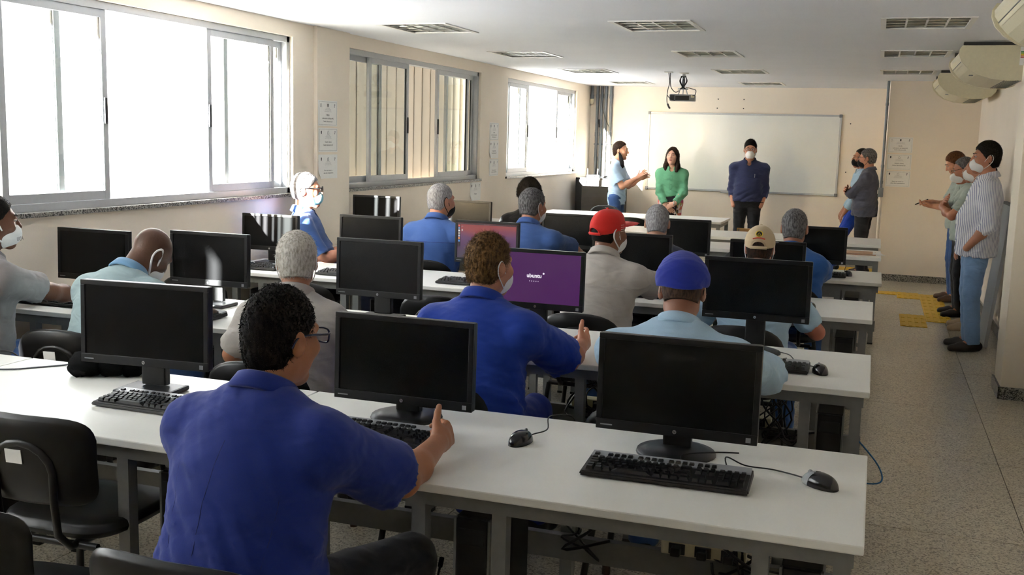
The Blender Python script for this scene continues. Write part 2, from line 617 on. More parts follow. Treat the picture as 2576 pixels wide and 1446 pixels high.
# ------------------------------------------------------------------ ceiling lamps
TUBE = mat('unlit_fluorescent_tube', (238, 238, 234), 0.3, var=0.01)
LAMP_WHITE = mat('lamp_enamel', (232, 230, 226), 0.45, var=0.01)
def make_lamp():
    root = empty('ceiling_light', (0, 0, 0))
    f = MB()
    fw, fd, t = LW / 2, LD / 2, 0.028
    f.span((-fw - 0.006, -fd - 0.006, -0.006), (fw + 0.006, -fd + t, 0.004))
    f.span((-fw - 0.006, fd - t, -0.006), (fw + 0.006, fd + 0.006, 0.004))
    f.span((-fw - 0.006, -fd + t, -0.006), (-fw + t, fd - t, 0.004))
    f.span((fw - t, -fd + t, -0.006), (fw + 0.006, fd - t, 0.004))
    f.build('frame', LAMP_WHITE, root)
    h = MB()
    z1 = 0.085
    h.span((-fw, -fd, 0.0), (-fw + 0.004, fd, z1))
    h.span((fw - 0.004, -fd, 0.0), (fw, fd, z1))
    h.span((-fw, -fd, 0.0), (fw, -fd + 0.004, z1))
    h.span((-fw, fd - 0.004, 0.0), (fw, fd, z1))
    h.span((-fw, -fd, z1), (fw, fd, z1 + 0.004))
    h.build('housing', LAMP_WHITE, root)
    iw, idp = fw - t, fd - t
    nt = 4
    pd = 2 * idp / nt
    for k in range(nt):                       # four parabolic troughs running left to right
        yc = -idp + pd * (k + 0.5)
        prof = []
        for q in range(9):
            u = q / 8 * 2 - 1
            prof.append((yc + u * (pd / 2 - 0.003), 0.012 + 0.062 * (1 - u * u)))
        vs = [(-iw, y, z) for y, z in prof] + [(iw, y, z) for y, z in prof]
        n = len(prof)
        MB().add(vs, [(q, q + 1, n + q + 1, n + q) for q in range(n - 1)], True).build('reflector', MIRROR, root)
        MB().tube([(-iw + 0.005, yc, 0.045), (iw - 0.005, yc, 0.045)], 0.011, 10).build('tube', TUBE, root)
    for k in range(1, 4):                     # cross blades of the louvre
        x = -iw + 2 * iw * k / 4
        MB().prism([(x - 0.006, 0.002), (x + 0.006, 0.002), (x + 0.002, 0.05), (x - 0.002, 0.05)], 'Y', -idp, idp).build('louvre_blade', LAMP_WHITE, root)
    for k in range(1, nt):
        y = -idp + pd * k
        MB().prism([(y - 0.008, 0.001), (y + 0.008, 0.001), (y + 0.001, 0.02), (y - 0.001, 0.02)], 'X', -iw, iw).build('louvre_rib', MIRROR, root)
    note_kids(root)
    return root
lamp0 = make_lamp()
_dep = ['nearest', 'second', 'third', 'farthest']
_colm = {-3.33: 'along the window side', -3.36: 'along the window side', -1.545: 'in the middle column', -1.55: 'in the middle column', 0.24: 'above the aisle'}
for i, (x, y) in enumerate(LIGHTS):
    o = lamp0 if i == 0 else copy_tree(lamp0)
    o.location = (x, y, ZC)
    tag(o, 'recessed unlit louvre ceiling light, %s one %s' % (_dep[int((y - 7) / 2.4)], _colm[x]), 'ceiling light', 'louvre lights in the ceiling')

# ------------------------------------------------------------------ tables
ROWP = {1: 'nearest row', 2: 'second row', 3: 'third row', 4: 'fourth row', 5: 'fifth row', 6: 'sixth row'}
STP = {'a': 'at the window end of the', 'b': 'second from the window in the', 'c': 'in the middle of the', 'd': 'second from the aisle in the', 'e': 'at the aisle end of the'}
TZ = 0.742
def make_table(x0, x1, yf, depth, label, bays=None, top=LAMINATE, thick=0.024, frame=STEEL_GREY):
    """bays: x of the two legs of every computer bay; local origin at the middle of the front edge"""
    xc = (x0 + x1) / 2
    root = empty('computer_table', (xc, yf, 0), label=label, cat='table', group='computer tables in rows')
    hw = (x1 - x0) / 2 - 0.001
    MB().span((-hw, 0, TZ - thick), (hw, depth, TZ), bev=0.004).build('tabletop', top, root)
    fr = MB()
    zf = TZ - thick
    fr.span((-hw + 0.02, 0.03, zf - 0.045), (hw - 0.02, 0.07, zf))
    fr.span((-hw + 0.02, depth - 0.07, zf - 0.045), (hw - 0.02, depth - 0.03, zf))
    fr.span((-hw + 0.02, 0.07, zf - 0.045), (-hw + 0.06, depth - 0.07, zf))
    fr.span((hw - 0.06, 0.07, zf - 0.045), (hw - 0.02, depth - 0.07, zf))
    fr.build('underframe', frame, root)
    legs = [hw - 0.04, -hw + 0.04]
    for b in (bays or []):
        legs += [b[0] - xc, b[1] - xc]
    legs = sorted(set(round(v, 3) for v in legs))
    legs = [v for i, v in enumerate(legs) if i == 0 or v - legs[i - 1] > 0.06]
    for v in legs:
        for y in (0.05, depth - 0.05):
            MB().span((v - 0.02, y - 0.02, 0.012), (v + 0.02, y + 0.02, zf - 0.045)).build('leg', frame, root)
            MB().span((v - 0.022, y - 0.022, 0.0), (v + 0.022, y + 0.022, 0.014)).build('foot_cap', PLASTIC_BLACK, root)
    MB().span((-hw + 0.02, depth - 0.105, 0.31), (hw - 0.02, depth - 0.075, 0.39), bev=0.002).build('cable_rail', STEEL_GREY, root)
    for b in (bays or []):
        for y in (0.16, depth - 0.2):
            MB().span((b[0] - xc - 0.02, y, 0.205), (b[1] - xc + 0.02, y + 0.03, 0.23)).build('shelf_bar', frame, root)
    return root

ROWS = {1: (2.43, 0.76), 2: (4.04, 0.76), 3: (5.79, 0.71), 4: (7.43, 0.68), 5: (9.17, 0.64), 6: (10.38, 0.78)}
BAYX = [(-0.20, -0.012), (-1.10, -0.87), (-2.07, -1.86), (-3.05, -2.86), (-3.95, -3.75)]
TABX = [(-1.82, 0.035, 'aisle end'), (-3.10, -1.825, 'middle'), (-4.165, -3.105, 'window end')]
for rw in (1, 2, 3, 4, 5, 6):
    yf, dp = ROWS[rw]
    for (x0, x1, where) in TABX:
        bays = [b for b in BAYX if x0 < b[0] and b[1] < x1] if rw <= 4 else None
        make_table(x0, x1 + (0.05 if rw in (4, 5, 6) and x1 > 0 else 0), yf, dp, 'cream topped steel computer table, %s of the %s' % (where, ROWP[rw]), bays,
                   LAMINATE if rw < 5 else LAMINATE_W, 0.024 if rw < 5 else 0.03)
make_table(-4.0, -1.68, 12.3, 0.82, 'long cream table in front of the standing speakers', [(-2.9, -2.75)], LAMINATE_W, 0.026)

# ------------------------------------------------------------------ monitors
def screen_mat(name, rgb, rough=0.22):
    return mat(name, rgb, rough, var=0.02, spec=0.22)
SCREEN_OFF = screen_mat('dark_screen', (9, 9, 10), 0.25)
LOGO = mat('silver_badge', (190, 192, 194), 0.25, 0.9)
BEZEL = mat('monitor_bezel', (11, 11, 13), 0.4, var=0.06, spec=0.35)

def desktop_screen():
    """screen showing a purple and red desktop"""
    m = bpy.data.materials.new('lit_desktop')
    m.use_nodes = True
    nt = m.node_tree
    b = nt.nodes['Principled BSDF']
    b.inputs['Base Color'].default_value = (0.01, 0.01, 0.01, 1)
    b.inputs['Roughness'].default_value = 0.3
    tc = nt.nodes.new('ShaderNodeTexCoord')
    sp = nt.nodes.new('ShaderNodeSeparateXYZ')
    nt.links.new(tc.outputs['Generated'], sp.inputs[0])
    nz = nt.nodes.new('ShaderNodeTexNoise')
    nz.inputs['Scale'].default_value = 2.2
    nt.links.new(tc.outputs['Generated'], nz.inputs['Vector'])
    ad = nt.nodes.new('ShaderNodeMath')
    ad.operation = 'MULTIPLY_ADD'
    ad.inputs[1].default_value = 0.35
    nt.links.new(nz.outputs['Fac'], ad.inputs[0])
    nt.links.new(sp.outputs['Z'], ad.inputs[2])
    rp = nt.nodes.new('ShaderNodeValToRGB')
    e = rp.color_ramp.elements
    e[0].position = 0.25
    e[0].color = lin((66, 52, 74))
    e[1].position = 1.12
    e[1].color = lin((150, 54, 56))
    n = e.new(0.78)
    n.color = lin((96, 48, 98))
    nt.links.new(ad.outputs[0], rp.inputs['Fac'])
    nt.links.new(rp.outputs['Color'], b.inputs['Emission Color'])
    b.inputs['Emission Strength'].default_value = 0.2
    return m
SCREEN_DESK = desktop_screen()
SCREEN_PURPLE = emit('lit_purple_screen', (74, 28, 86), 0.22)
SCREEN_GREY = screen_mat('grey_reflecting_screen', (84, 92, 100), 0.25)
GLOW_W = emit('screen_white', (240, 236, 244), 0.27)

def make_monitor(loc, w, h, zb, rz=0.0, tilt=0.0, screen=None, base='disc', label='', off=0.0):
    """zb: height of the lower edge above the table; the screen looks towards -Y"""
    root = empty('monitor', loc, rz, label=label, cat='monitor', group='computer monitors')
    screen = screen or SCREEN_OFF
    T = Matrix.Rotation(-tilt, 3, 'X')
    zc = zb + h / 2
    bz = 0.017
    def tr(vs):
        return [T @ Vector((v[0], v[1], v[2] - zc)) + Vector((0, 0, zc)) for v in vs]
    hb = MB().box((0, 0.012, zc), (w, 0.03, h), bev=0.006)
    hb.box((0, 0.038, zc), (w * 0.66, 0.03, h * 0.62), bev=0.012)
    hb.v = tr(hb.v)
    hb.build('housing', BEZEL, root)
    fb_ = MB()
    fb_.span((-w / 2, -0.009, zb), (w / 2, 0.0, zb + 0.03), bev=0.002)
    fb_.span((-w / 2, -0.009, zb + h - bz), (w / 2, 0.0, zb + h), bev=0.002)
    fb_.span((-w / 2, -0.009, zb + 0.03), (-w / 2 + bz, 0.0, zb + h - bz), bev=0.002)
    fb_.span((w / 2 - bz, -0.009, zb + 0.03), (w / 2, 0.0, zb + h - bz), bev=0.002)
    fb_.v = tr(fb_.v)
    bzo = fb_.build('bezel', BEZEL, root)
    sc = MB().span((-w / 2 + bz, -0.0045, zb + 0.03), (w / 2 - bz, -0.0025, zb + h - bz))
    sc.v = tr(sc.v)
    so = sc.build('screen', screen, root)
    lg = MB().lathe([(0.0001, -0.0105), (0.006, -0.0105), (0.006, -0.009)], (0, 0, 0), 14, False, 'Y')
    lg.v = tr([(v[0], v[1], v[2] + zb + 0.014) for v in lg.v])
    lo = lg.build('badge', LOGO, bzo)
    tl = text_cached('hp', 0.0075, BEZEL)
    pz = tr([(0, -0.0112, zb + 0.0145)])[0]
    link_mesh('badge_print', tl, lo, pz, (PI / 2 - tilt, 0, 0))
    st = MB().span((w / 2 - 0.032, -0.0098, zb + 0.007), (w / 2 - 0.018, -0.009, zb + 0.021))
    st.v = tr(st.v)
    st.build('sticker', PLASTIC_GREY, bzo)
    nm = MB().span((-w / 2 + 0.014, -0.0096, zb + 0.012), (-w / 2 + 0.05, -0.009, zb + 0.0155))
    nm.v = tr(nm.v)
    nm.build('model_print', PLASTIC_GREY, bzo)
    if base == 'disc':
        MB().box((0, 0.05, (zc + 0.0) / 2 + 0.012), (0.085, 0.028, zc), bev=0.006).build('neck', PLASTIC_BLACK, root)
        MB().lathe([(0.0001, 0.02), (0.08, 0.018), (0.115, 0.008), (0.118, 0.0), (0.0001, 0.0)], (0, 0.03, 0.0), 28).build('base', PLASTIC_DARK, root)
    else:
        MB().box((0, 0.06, (zc + 0.02) / 2 + 0.012), (0.095, 0.03, zc), bev=0.006).build('neck', PLASTIC_BLACK, root)
        MB().box((0, 0.03, 0.010), (0.21, 0.15, 0.018), bev=0.008).build('base', PLASTIC_DARK, root)
    return root, so

_TXT = {}
def text_cached(s, size, m):
    k = (s, size, m.name)
    if k not in _TXT:
        o = text_mesh(s, size, m)
        _TXT[k] = o.data
        bpy.data.objects.remove(o)
    return _TXT[k]

# row, station, x left, x right, y of the screen, lower edge z, upper edge z, turn, screen, base, state
MON = [
    (1, 'c', -2.575, -2.085, 2.90, 0.842, 1.130, 5, None, 'tall', 'black switched-off monitor'),
    (1, 'd', -1.636, -1.150, 2.98, 0.792, 1.076, 0, None, 'disc', 'black switched-off monitor on a round foot'),
    (1, 'e', -0.740, -0.267, 2.95, 0.802, 1.090, 0, None, 'disc', 'large black switched-off monitor on a round foot'),
    (2, 'a', -4.15, -3.69, 4.48, 0.84, 1.115, 0, None, 'tall', 'black switched-off monitor'),
    (2, 'b', -3.47, -3.00, 4.54, 0.855, 1.13, 0, None, 'tall', 'black switched-off monitor'),
    (2, 'c', -2.52, -2.06, 4.60, 0.855, 1.14, 0, None, 'tall', 'black switched-off monitor'),
    (2, 'd', -1.70, -1.24, 4.60, 0.86, 1.14, 0, SCREEN_PURPLE, 'disc', 'monitor with a purple start-up screen'),
    (2, 'e', -0.69, -0.23, 4.60, 0.89, 1.16, 0, None, 'disc', 'black switched-off monitor on a tall neck'),
    (3, 'a', -4.15, -3.71, 6.22, 0.84, 1.09, 0, SCREEN_OFF, 'tall', 'monitor with striped sunlight on its dark screen'),
    (3, 'b', -3.43, -2.97, 6.30, 0.84, 1.11, 0, None, 'tall', 'black switched-off monitor'),
    (3, 'c', -2.58, -2.14, 6.30, 0.84, 1.115, 0, SCREEN_DESK, 'tall', 'monitor showing a red and purple desktop'),
    (3, 'd', -1.60, -1.15, 6.30, 0.82, 1.09, 0, None, 'disc', 'black switched-off monitor'),
    (3, 'e', -0.80, -0.36, 6.30, 0.82, 1.09, 0, None, 'disc', 'black switched-off monitor behind the tan cap'),
    (4, 'a', -4.14, -3.71, 7.83, 0.88, 1.15, 0, None, 'tall', 'black monitor with sunlight stripes'),
    (4, 'b', -3.38, -2.95, 7.96, 0.86, 1.135, 0, None, 'tall', 'monitor with a pale grey reflecting screen'),
    (4, 'c', -2.52, -2.08, 8.0, 0.79, 1.065, 0, None, 'tall', 'black switched-off monitor'),
    (4, 'd', -1.61, -1.17, 8.0, 0.79, 1.07, 0, None, 'disc', 'black switched-off monitor'),
    (4, 'e', -0.60, -0.17, 8.0, 0.79, 1.065, 0, None, 'disc', 'black switched-off monitor'),
]
SCREENS = {}
for (rw, st, xa, xb, y, z0, z1, turn, scr, base, what) in MON:
    w, h = xb - xa, z1 - z0
    root, so = make_monitor(((xa + xb) / 2, y, TZ), w / max(0.99, math.cos(math.radians(turn))), h, z0 - TZ, math.radians(turn), 0.03, scr, base,
                            '%s %s %s' % (what, STP[st], ROWP[rw]))
    SCREENS[(rw, st)] = (root, so, w, h, z0 - TZ)

# what the two lit screens show
root, so, w, h, zb = SCREENS[(2, 'd')]
text_mesh('ubuntu', 0.026, GLOW_W, 'print', so, (0.0 - 0.01, -0.0062, zb + h * 0.56), (PI / 2 - 0.03, 0, 0), bold=0.0006)
dm = MB().lathe([(0.0001, 0), (0.0045, 0), (0.0045, 0.0006), (0.0001, 0.0006)], n=10, smooth=False, axis='Y').mesh('emblem')
dm.materials.append(GLOW_W)
link_mesh('emblem', dm, so, (0.036, -0.0064, zb + h * 0.605))
for k in range(5):
    link_mesh('progress_dot', dm, so, (-0.032 + k * 0.0105, -0.0064, zb + h * 0.47), scale=(0.45, 1, 0.45))
pw = MB()
pw.tube([(0.0075 * math.cos(a), 0, 0.0075 * math.sin(a)) for a in [2 * PI * k / 16 for k in range(16)]], 0.0014, 5, closed=True)
pw.build('power_light', emit('power_light', (210, 230, 255), 0.35), so, (w / 2 - 0.065, -0.0112, zb + 0.014))
root, so, w, h, zb = SCREENS[(3, 'c')]
dk = emit('screen_dock', (42, 34, 44), 0.22)
MB().span((-w / 2 + 0.018, -0.0056, zb + 0.031), (-w / 2 + 0.038, -0.0050, zb + h - 0.018)).build('dock', dk, so)
MB().span((-w / 2 + 0.018, -0.0058, zb + h - 0.026), (w / 2 - 0.018, -0.0052, zb + h - 0.018)).build('top_bar', dk, so)
text_mesh('8 de set 10:24', 0.006, emit('screen_grey', (170, 160, 170), 0.25), 'print', so, (0, -0.0066, zb + h - 0.0225), (PI / 2 - 0.03, 0, 0))
ICONS = [(222, 90, 80), (120, 150, 200), (225, 225, 225), (180, 170, 160), (190, 195, 215), (232, 140, 70), (70, 140, 220)]
for k, c in enumerate(ICONS):
    MB().box((-w / 2 + 0.028, -0.0062, zb + h - 0.036 - k * 0.0165), (0.0115, 0.001, 0.0115), bev=0.0004).build('icon', emit('icon_%d' % k, c, 0.25), so)
MB().box((-w / 2 + 0.05, -0.0062, zb + h - 0.04), (0.012, 0.001, 0.006)).build('icon', emit('icon_7', (150, 120, 130), 0.22), so)
MB().box((-w / 2 + 0.05, -0.0062, zb + h - 0.064), (0.010, 0.001, 0.013)).build('icon', emit('icon_8', (190, 180, 180), 0.22), so)
MB().box((-w / 2 + 0.028, -0.0062, zb + 0.042), (0.010, 0.001, 0.010)).build('icon', emit('icon_9', (150, 150, 155), 0.22), so)

# ------------------------------------------------------------------ keyboards
KEYM = mat('black_keycap', (17, 17, 19), 0.38, var=0.1, scale=90)
KEYTOP = mat('keyboard_silver', (150, 152, 156), 0.4, 0.0, var=0.04)
def key_layout():
    u = 0.0189
    K = []
    x0, y0 = -0.215, -0.058
    rows = [
        [1.25, 1.25, 1.25, 6.0, 1.25, 1.25, 1.25, 1.5],
        [1.25, 1, 1, 1, 1, 1, 1, 1, 1, 1, 1, 1, 2.75],
        [1.75, 1, 1, 1, 1, 1, 1, 1, 1, 1, 1, 1, 2.25],
        [1.5, 1, 1, 1, 1, 1, 1, 1, 1, 1, 1, 1, 1, 1.5],
        [1, 1, 1, 1, 1, 1, 1, 1, 1, 1, 1, 1, 1, 2],
    ]
    for r, ws in enumerate(rows):
        x = x0
        for wk in ws:
            K.append((x + wk * u / 2, y0 + r * u, wk * u - 0.003, u - 0.003))
            x += wk * u
    xn = x0 + 15.35 * u
    for r in (3, 4):
        for c in range(3):
            K.append((xn + (c + 0.5) * u, y0 + r * u, u - 0.003, u - 0.003))
    for c in range(3):
        K.append((xn + (c + 0.5) * u, y0, u - 0.003, u - 0.003))
    K.append((xn + 1.5 * u, y0 + u, u - 0.003, u - 0.003))
    xp = xn + 3.35 * u
    for r in range(5):
        for c in range(4):
            if (r == 0 and c == 1) or (c == 3 and r in (1, 3)):
                continue
            if r == 0 and c == 0:
                K.append((xp + u, y0, 2 * u - 0.003, u - 0.003))
            elif c == 3 and r in (0, 2):
                K.append((xp + 3.5 * u, y0 + r * u + u / 2, u - 0.003, 2 * u - 0.003))
            else:
                K.append((xp + (c + 0.5) * u, y0 + r * u, u - 0.003, u - 0.003))
    yf = y0 + 5 * u + 0.010
    K.append((x0 + u / 2, yf, u - 0.003, u * 0.75))
    for g in range(3):
        for c in range(4):
            K.append((x0 + (2.0 + g * 4.55 + c) * u + u / 2, yf, u - 0.003, u * 0.75))
    for c in range(3):
        K.append((xn + (c + 0.5) * u, yf, u - 0.003, u * 0.75))
    return K
KEYS = key_layout()
def kb_z(y):
    return 0.019 + (y + 0.08) * 0.06
key_unit = MB()
key_unit.add([(-0.5, -0.5, 0), (0.5, -0.5, 0), (0.5, 0.5, 0), (-0.5, 0.5, 0), (-0.36, -0.34, 0.009), (0.36, -0.34, 0.009), (0.36, 0.42, 0.009), (-0.36, 0.42, 0.009)],
             [(4, 5, 6, 7), (0, 1, 5, 4), (1, 2, 6, 5), (2, 3, 7, 6), (3, 0, 4, 7)])
key_me = key_unit.mesh('key')
key_me.materials.append(KEYM)
case = MB()
case.add([(-0.228, -0.085, 0.004), (0.228, -0.085, 0.004), (0.228, 0.083, 0.004), (-0.228, 0.083, 0.004),
          (-0.225, -0.082, 0.017), (0.225, -0.082, 0.017), (0.225, 0.08, 0.028), (-0.225, 0.08, 0.028)],
         [(3, 2, 1, 0), (4, 5, 6, 7), (0, 1, 5, 4), (1, 2, 6, 5), (2, 3, 7, 6), (3, 0, 4, 7)])
_cm = case.mesh('case')
_bm = bmesh.new()
_bm.from_mesh(_cm)
bmesh.ops.bevel(_bm, geom=list(_bm.edges), offset=0.004, segments=2, affect='EDGES')
_bm.to_mesh(_cm)
_bm.free()
_cm.materials.append(PLASTIC_BLACK)
band = MB()
band.add([(-0.222, 0.031, 0.0275), (0.222, 0.031, 0.0275), (0.222, 0.077, 0.0305), (-0.222, 0.077, 0.0305), (-0.222, 0.031, 0.0205), (0.222, 0.031, 0.0205), (0.222, 0.077, 0.024), (-0.222, 0.077, 0.024)],
         [(0, 1, 2, 3), (7, 6, 5, 4), (0, 4, 5, 1), (1, 5, 6, 2), (2, 6, 7, 3), (3, 7, 4, 0)])
band_me = band.mesh('top_band')
band_me.materials.append(KEYTOP)
blk = MB()
for (x, y, w, d) in KEYS:
    z = kb_z(y)
    blk.add([(x - w / 2, y - d / 2, z - .002), (x + w / 2, y - d / 2, z - .002), (x + w / 2, y + d / 2, z - .001), (x - w / 2, y + d / 2, z - .001),
             (x - w * .36, y - d * .34, z + .007), (x + w * .36, y - d * .34, z + .007), (x + w * .36, y + d * .42, z + .008), (x - w * .36, y + d * .42, z + .008)],
            [(4, 5, 6, 7), (0, 1, 5, 4), (1, 2, 6, 5), (2, 3, 7, 6), (3, 0, 4, 7)])
blk_me = blk.mesh('key_block')
blk_me.materials.append(KEYM)

def make_keyboard(x, y, rz, label, fine, cord=None, silver=True):
    root = empty('keyboard', (x, y, TZ), rz, label=label, cat='keyboard', group='keyboards on the tables')
    link_mesh('case', _cm, root)
    if silver:
        link_mesh('top_band', band_me, root)
    if fine:
        for (kx, ky, w, d) in KEYS:
            link_mesh('key', key_me, root, (kx, ky, kb_z(ky) - 0.0015), (0.06, 0, 0), (w, d, 1))
    else:
        o = link_mesh('key_block', blk_me, root)
        o['kind'] = 'stuff'
    if cord:
        MB().tube(bez([(0.02, 0.08, 0.012)] + cord), 0.0022, 6).build('cord', CABLE, root)
    return root
KB = [
    (1, 'c', -2.16, 2.775, -0.02, True, [(0.03, 0.12, 0.004), (0.12, 0.17, 0.003), (0.2, 0.2, 0.003)]),
    (1, 'd', -1.40, 2.765, 0.0, True, [(0.05, 0.12, 0.004), (0.14, 0.16, 0.003)]),
    (1, 'e', -0.485, 2.742, 0.025, True, [(0.03, 0.11, 0.004), (0.02, 0.16, 0.02), (0.10, 0.20, 0.025), (0.17, 0.24, 0.02)]),
    (2, 'a', -3.93, 4.25, 0.0, False, None),
    (2, 'b', -3.2, 4.24, 0.0, False, None),
    (2, 'c', -2.28, 4.36, 0.0, False, [(0.03, 0.12, 0.004), (0.10, 0.2, 0.003)]),
    (2, 'd', -1.45, 4.27, 0.0, False, None),
    (2, 'e', -0.43, 4.32, 0.0, False, [(0.03, 0.12, 0.004), (0.12, 0.22, 0.003)]),
    (3, 'a', -3.93, 5.99, 0.0, False, [(0.03, 0.12, 0.004), (0.10, 0.24, 0.003)]),
    (3, 'b', -3.17, 5.98, 0.0, False, None),
    (3, 'c', -2.33, 6.0, 0.0, False, None),
    (3, 'd', -1.37, 6.03, 0.0, False, None),
    (3, 'e', -0.55, 6.03, 0.0, False, None),
    (4, 'b', -3.14, 7.62, 0.0, False, None),
    (4, 'c', -2.02, 7.63, 0.0, False, None),
    (4, 'd', -1.14, 7.64, 0.0, False, None),
    (4, 'e', -0.38, 7.64, 0.0, False, None),
]
for (rw, st, x, y, rz, fine, cord) in KB:
    make_keyboard(x, y, rz, 'black and silver keyboard %s %s' % (STP[st], ROWP[rw]), fine, cord)

# ------------------------------------------------------------------ mice
MOUSE_BK = mat('glossy_black_mouse', (20, 20, 22), 0.16, var=0.05)
MOUSE_SV = mat('silver_mouse_panel', (168, 170, 172), 0.25, 0.4)
def mouse_shell(a0=0, a1=None, lift=0.0, n=20, m=10):
    vs, fs = [], []
    for i in range(m + 1):
        ph = PI / 2 * i / m
        for k in range(n):
            th = 2 * PI * k / n
            ct, s_ = math.cos(th), math.sin(th)
            x = 0.031 * math.copysign(abs(ct) ** 0.85, ct) * (1 - 0.10 * abs(s_)) * math.cos(ph) ** 0.7
            y = 0.056 * math.copysign(abs(s_) ** 0.85, s_) * math.cos(ph) ** 0.7
            z = 0.036 * math.sin(ph) * (1 - 3.0 * max(0, y) ** 1.2) + 0.002
            vs.append((x, y, z))
    for i in range(m):
        for k in range(n):
            k2 = (k + 1) % n
            fs.append((i * n + k, i * n + k2, (i + 1) * n + k2, (i + 1) * n + k))
    mb = MB()
    mb.add(vs, fs, True)
    mb.add([(v[0], v[1], 0.001) for v in vs[:n]], [tuple(range(n))])
    return mb
mouse_me = mouse_shell().mesh('shell')
mouse_me.materials.append(MOUSE_BK)
wheel_me = MB().lathe([(0.0001, -0.003), (0.007, -0.003), (0.008, 0), (0.007, 0.003), (0.0001, 0.003)], n=12, axis='X').mesh('wheel')
wheel_me.materials.append(PLASTIC_GREY)
panel_me = None
def make_mouse(x, y, rz, label, cord, silver=False):
    root = empty('mouse', (x, y, TZ), rz, label=label, cat='mouse', group='computer mice on the tables')
    link_mesh('shell', mouse_me, root)
    link_mesh('wheel', wheel_me, root, (0, 0.034, 0.030))
    if silver:
        global panel_me
        if panel_me is None:
            s = mouse_shell()
            mb = MB()
            keep = [f for f in s.f if len(f) == 4 and all(s.v[i][1] > 0.008 for i in f)]
            mb.add([(v[0] * 1.02, v[1] * 1.02, v[2] * 1.02) for v in s.v], keep, True)
            panel_me = mb.mesh('button_panel')
            panel_me.materials.append(MOUSE_SV)
        link_mesh('button_panel', panel_me, root)
    MB().tube(bez([(0, 0.052, 0.008)] + cord), 0.0021, 6).build('cord', CABLE, root)
    return root
make_mouse(-0.085, 2.835, 0.95, 'black and silver mouse near the corner of the nearest table', [(0.0, 0.10, 0.006), (-0.01, 0.16, 0.004), (-0.075, 0.20, 0.015), (-0.10, 0.25, 0.03), (-0.12, 0.22, 0.0)], True)
make_mouse(-0.957, 2.885, -0.15, 'black mouse between the two monitors nearest the aisle, nearest row', [(0.0, 0.09, 0.006), (0.012, 0.16, 0.006), (-0.01, 0.22, 0.03), (0.03, 0.30, 0.02), (0.04, 0.33, -0.03)])
make_mouse(-0.955, 4.39, -0.1, 'black mouse beside the man in the blue work shirt, second row', [(0.0, 0.09, 0.006), (-0.01, 0.15, 0.02), (0.05, 0.26, 0.05), (0.16, 0.34, 0.02)])
make_mouse(-0.16, 4.31, 0.25, 'black mouse near the aisle corner of the second row', [(0.0, 0.09, 0.006), (-0.06, 0.16, 0.006), (-0.08, 0.25, 0.02), (-0.11, 0.36, 0.01)])
make_mouse(-0.30, 6.03, 0.0, 'black mouse near the aisle end of the third row', [(0.0, 0.09, 0.006), (-0.05, 0.2, 0.01)])
make_mouse(-0.145, 7.75, 0.2, 'small black mouse near the aisle end of the fourth row', [(0.0, 0.09, 0.006), (0.0, 0.14, 0.02), (0.01, 0.2, 0.06), (-0.1, 0.28, 0.02)])

# ------------------------------------------------------------------ computer towers
def make_tower():
    root = empty('computer_tower', (0, 0, 0))
    W2, H, D = 0.05, 0.375, 0.36
    MB().span((-W2, 0.014, 0), (W2, D, H), bev=0.004).build('case', PLASTIC_BLACK, root)
    MB().span((-W2 + 0.004, 0.0, 0.004), (W2 - 0.004, 0.016, H - 0.004), bev=0.004).build('front_panel', PLASTIC_BLACK, root)
    for s in (-1, 1):
        MB().span((s * W2 - 0.004, 0.002, 0.002), (s * W2 + 0.004, 0.018, H - 0.002), bev=0.002).build('side_trim', STEEL_GREY, root)
    MB().span((-W2 + 0.012, -0.003, 0.30), (W2 - 0.012, 0.002, 0.345), bev=0.002).build('drive_bay', PLASTIC_DARK, root)
    MB().lathe([(0.0001, -0.004), (0.009, -0.004), (0.009, 0.001)], (0.022, 0, 0.06), 14, False, 'Y').build('badge', LOGO, root)
    for k in range(8):
        MB().span((-0.03, -0.001, 0.03 + 0.02 * k), (0.004, 0.001, 0.036 + 0.02 * k)).build('vent', PLASTIC_DARK, root)
    for s in (-1, 1):
        MB().span((s * 0.04 - 0.008, 0.03, -0.006), (s * 0.04 + 0.008, 0.07, 0.0)).build('foot', PLASTIC_BLACK, root)
        MB().span((s * 0.04 - 0.008, 0.28, -0.006), (s * 0.04 + 0.008, 0.32, 0.0)).build('foot', PLASTIC_BLACK, root)
    note_kids(root)
    return root
tower0 = make_tower()
_first = True
for rw in (1, 2, 3, 4):
    for st, (xa, xb) in zip('edcba', BAYX):
        if rw == 1 and st in 'a':
            continue
        o = tower0 if _first else copy_tree(tower0)
        _first = False
        o.location = ((xa + xb) / 2, ROWS[rw][0] + 0.13, 0.236)
        tag(o, 'slim black computer tower hung under the table %s %s' % (STP[st], ROWP[rw]), 'computer', 'computer towers under the tables')

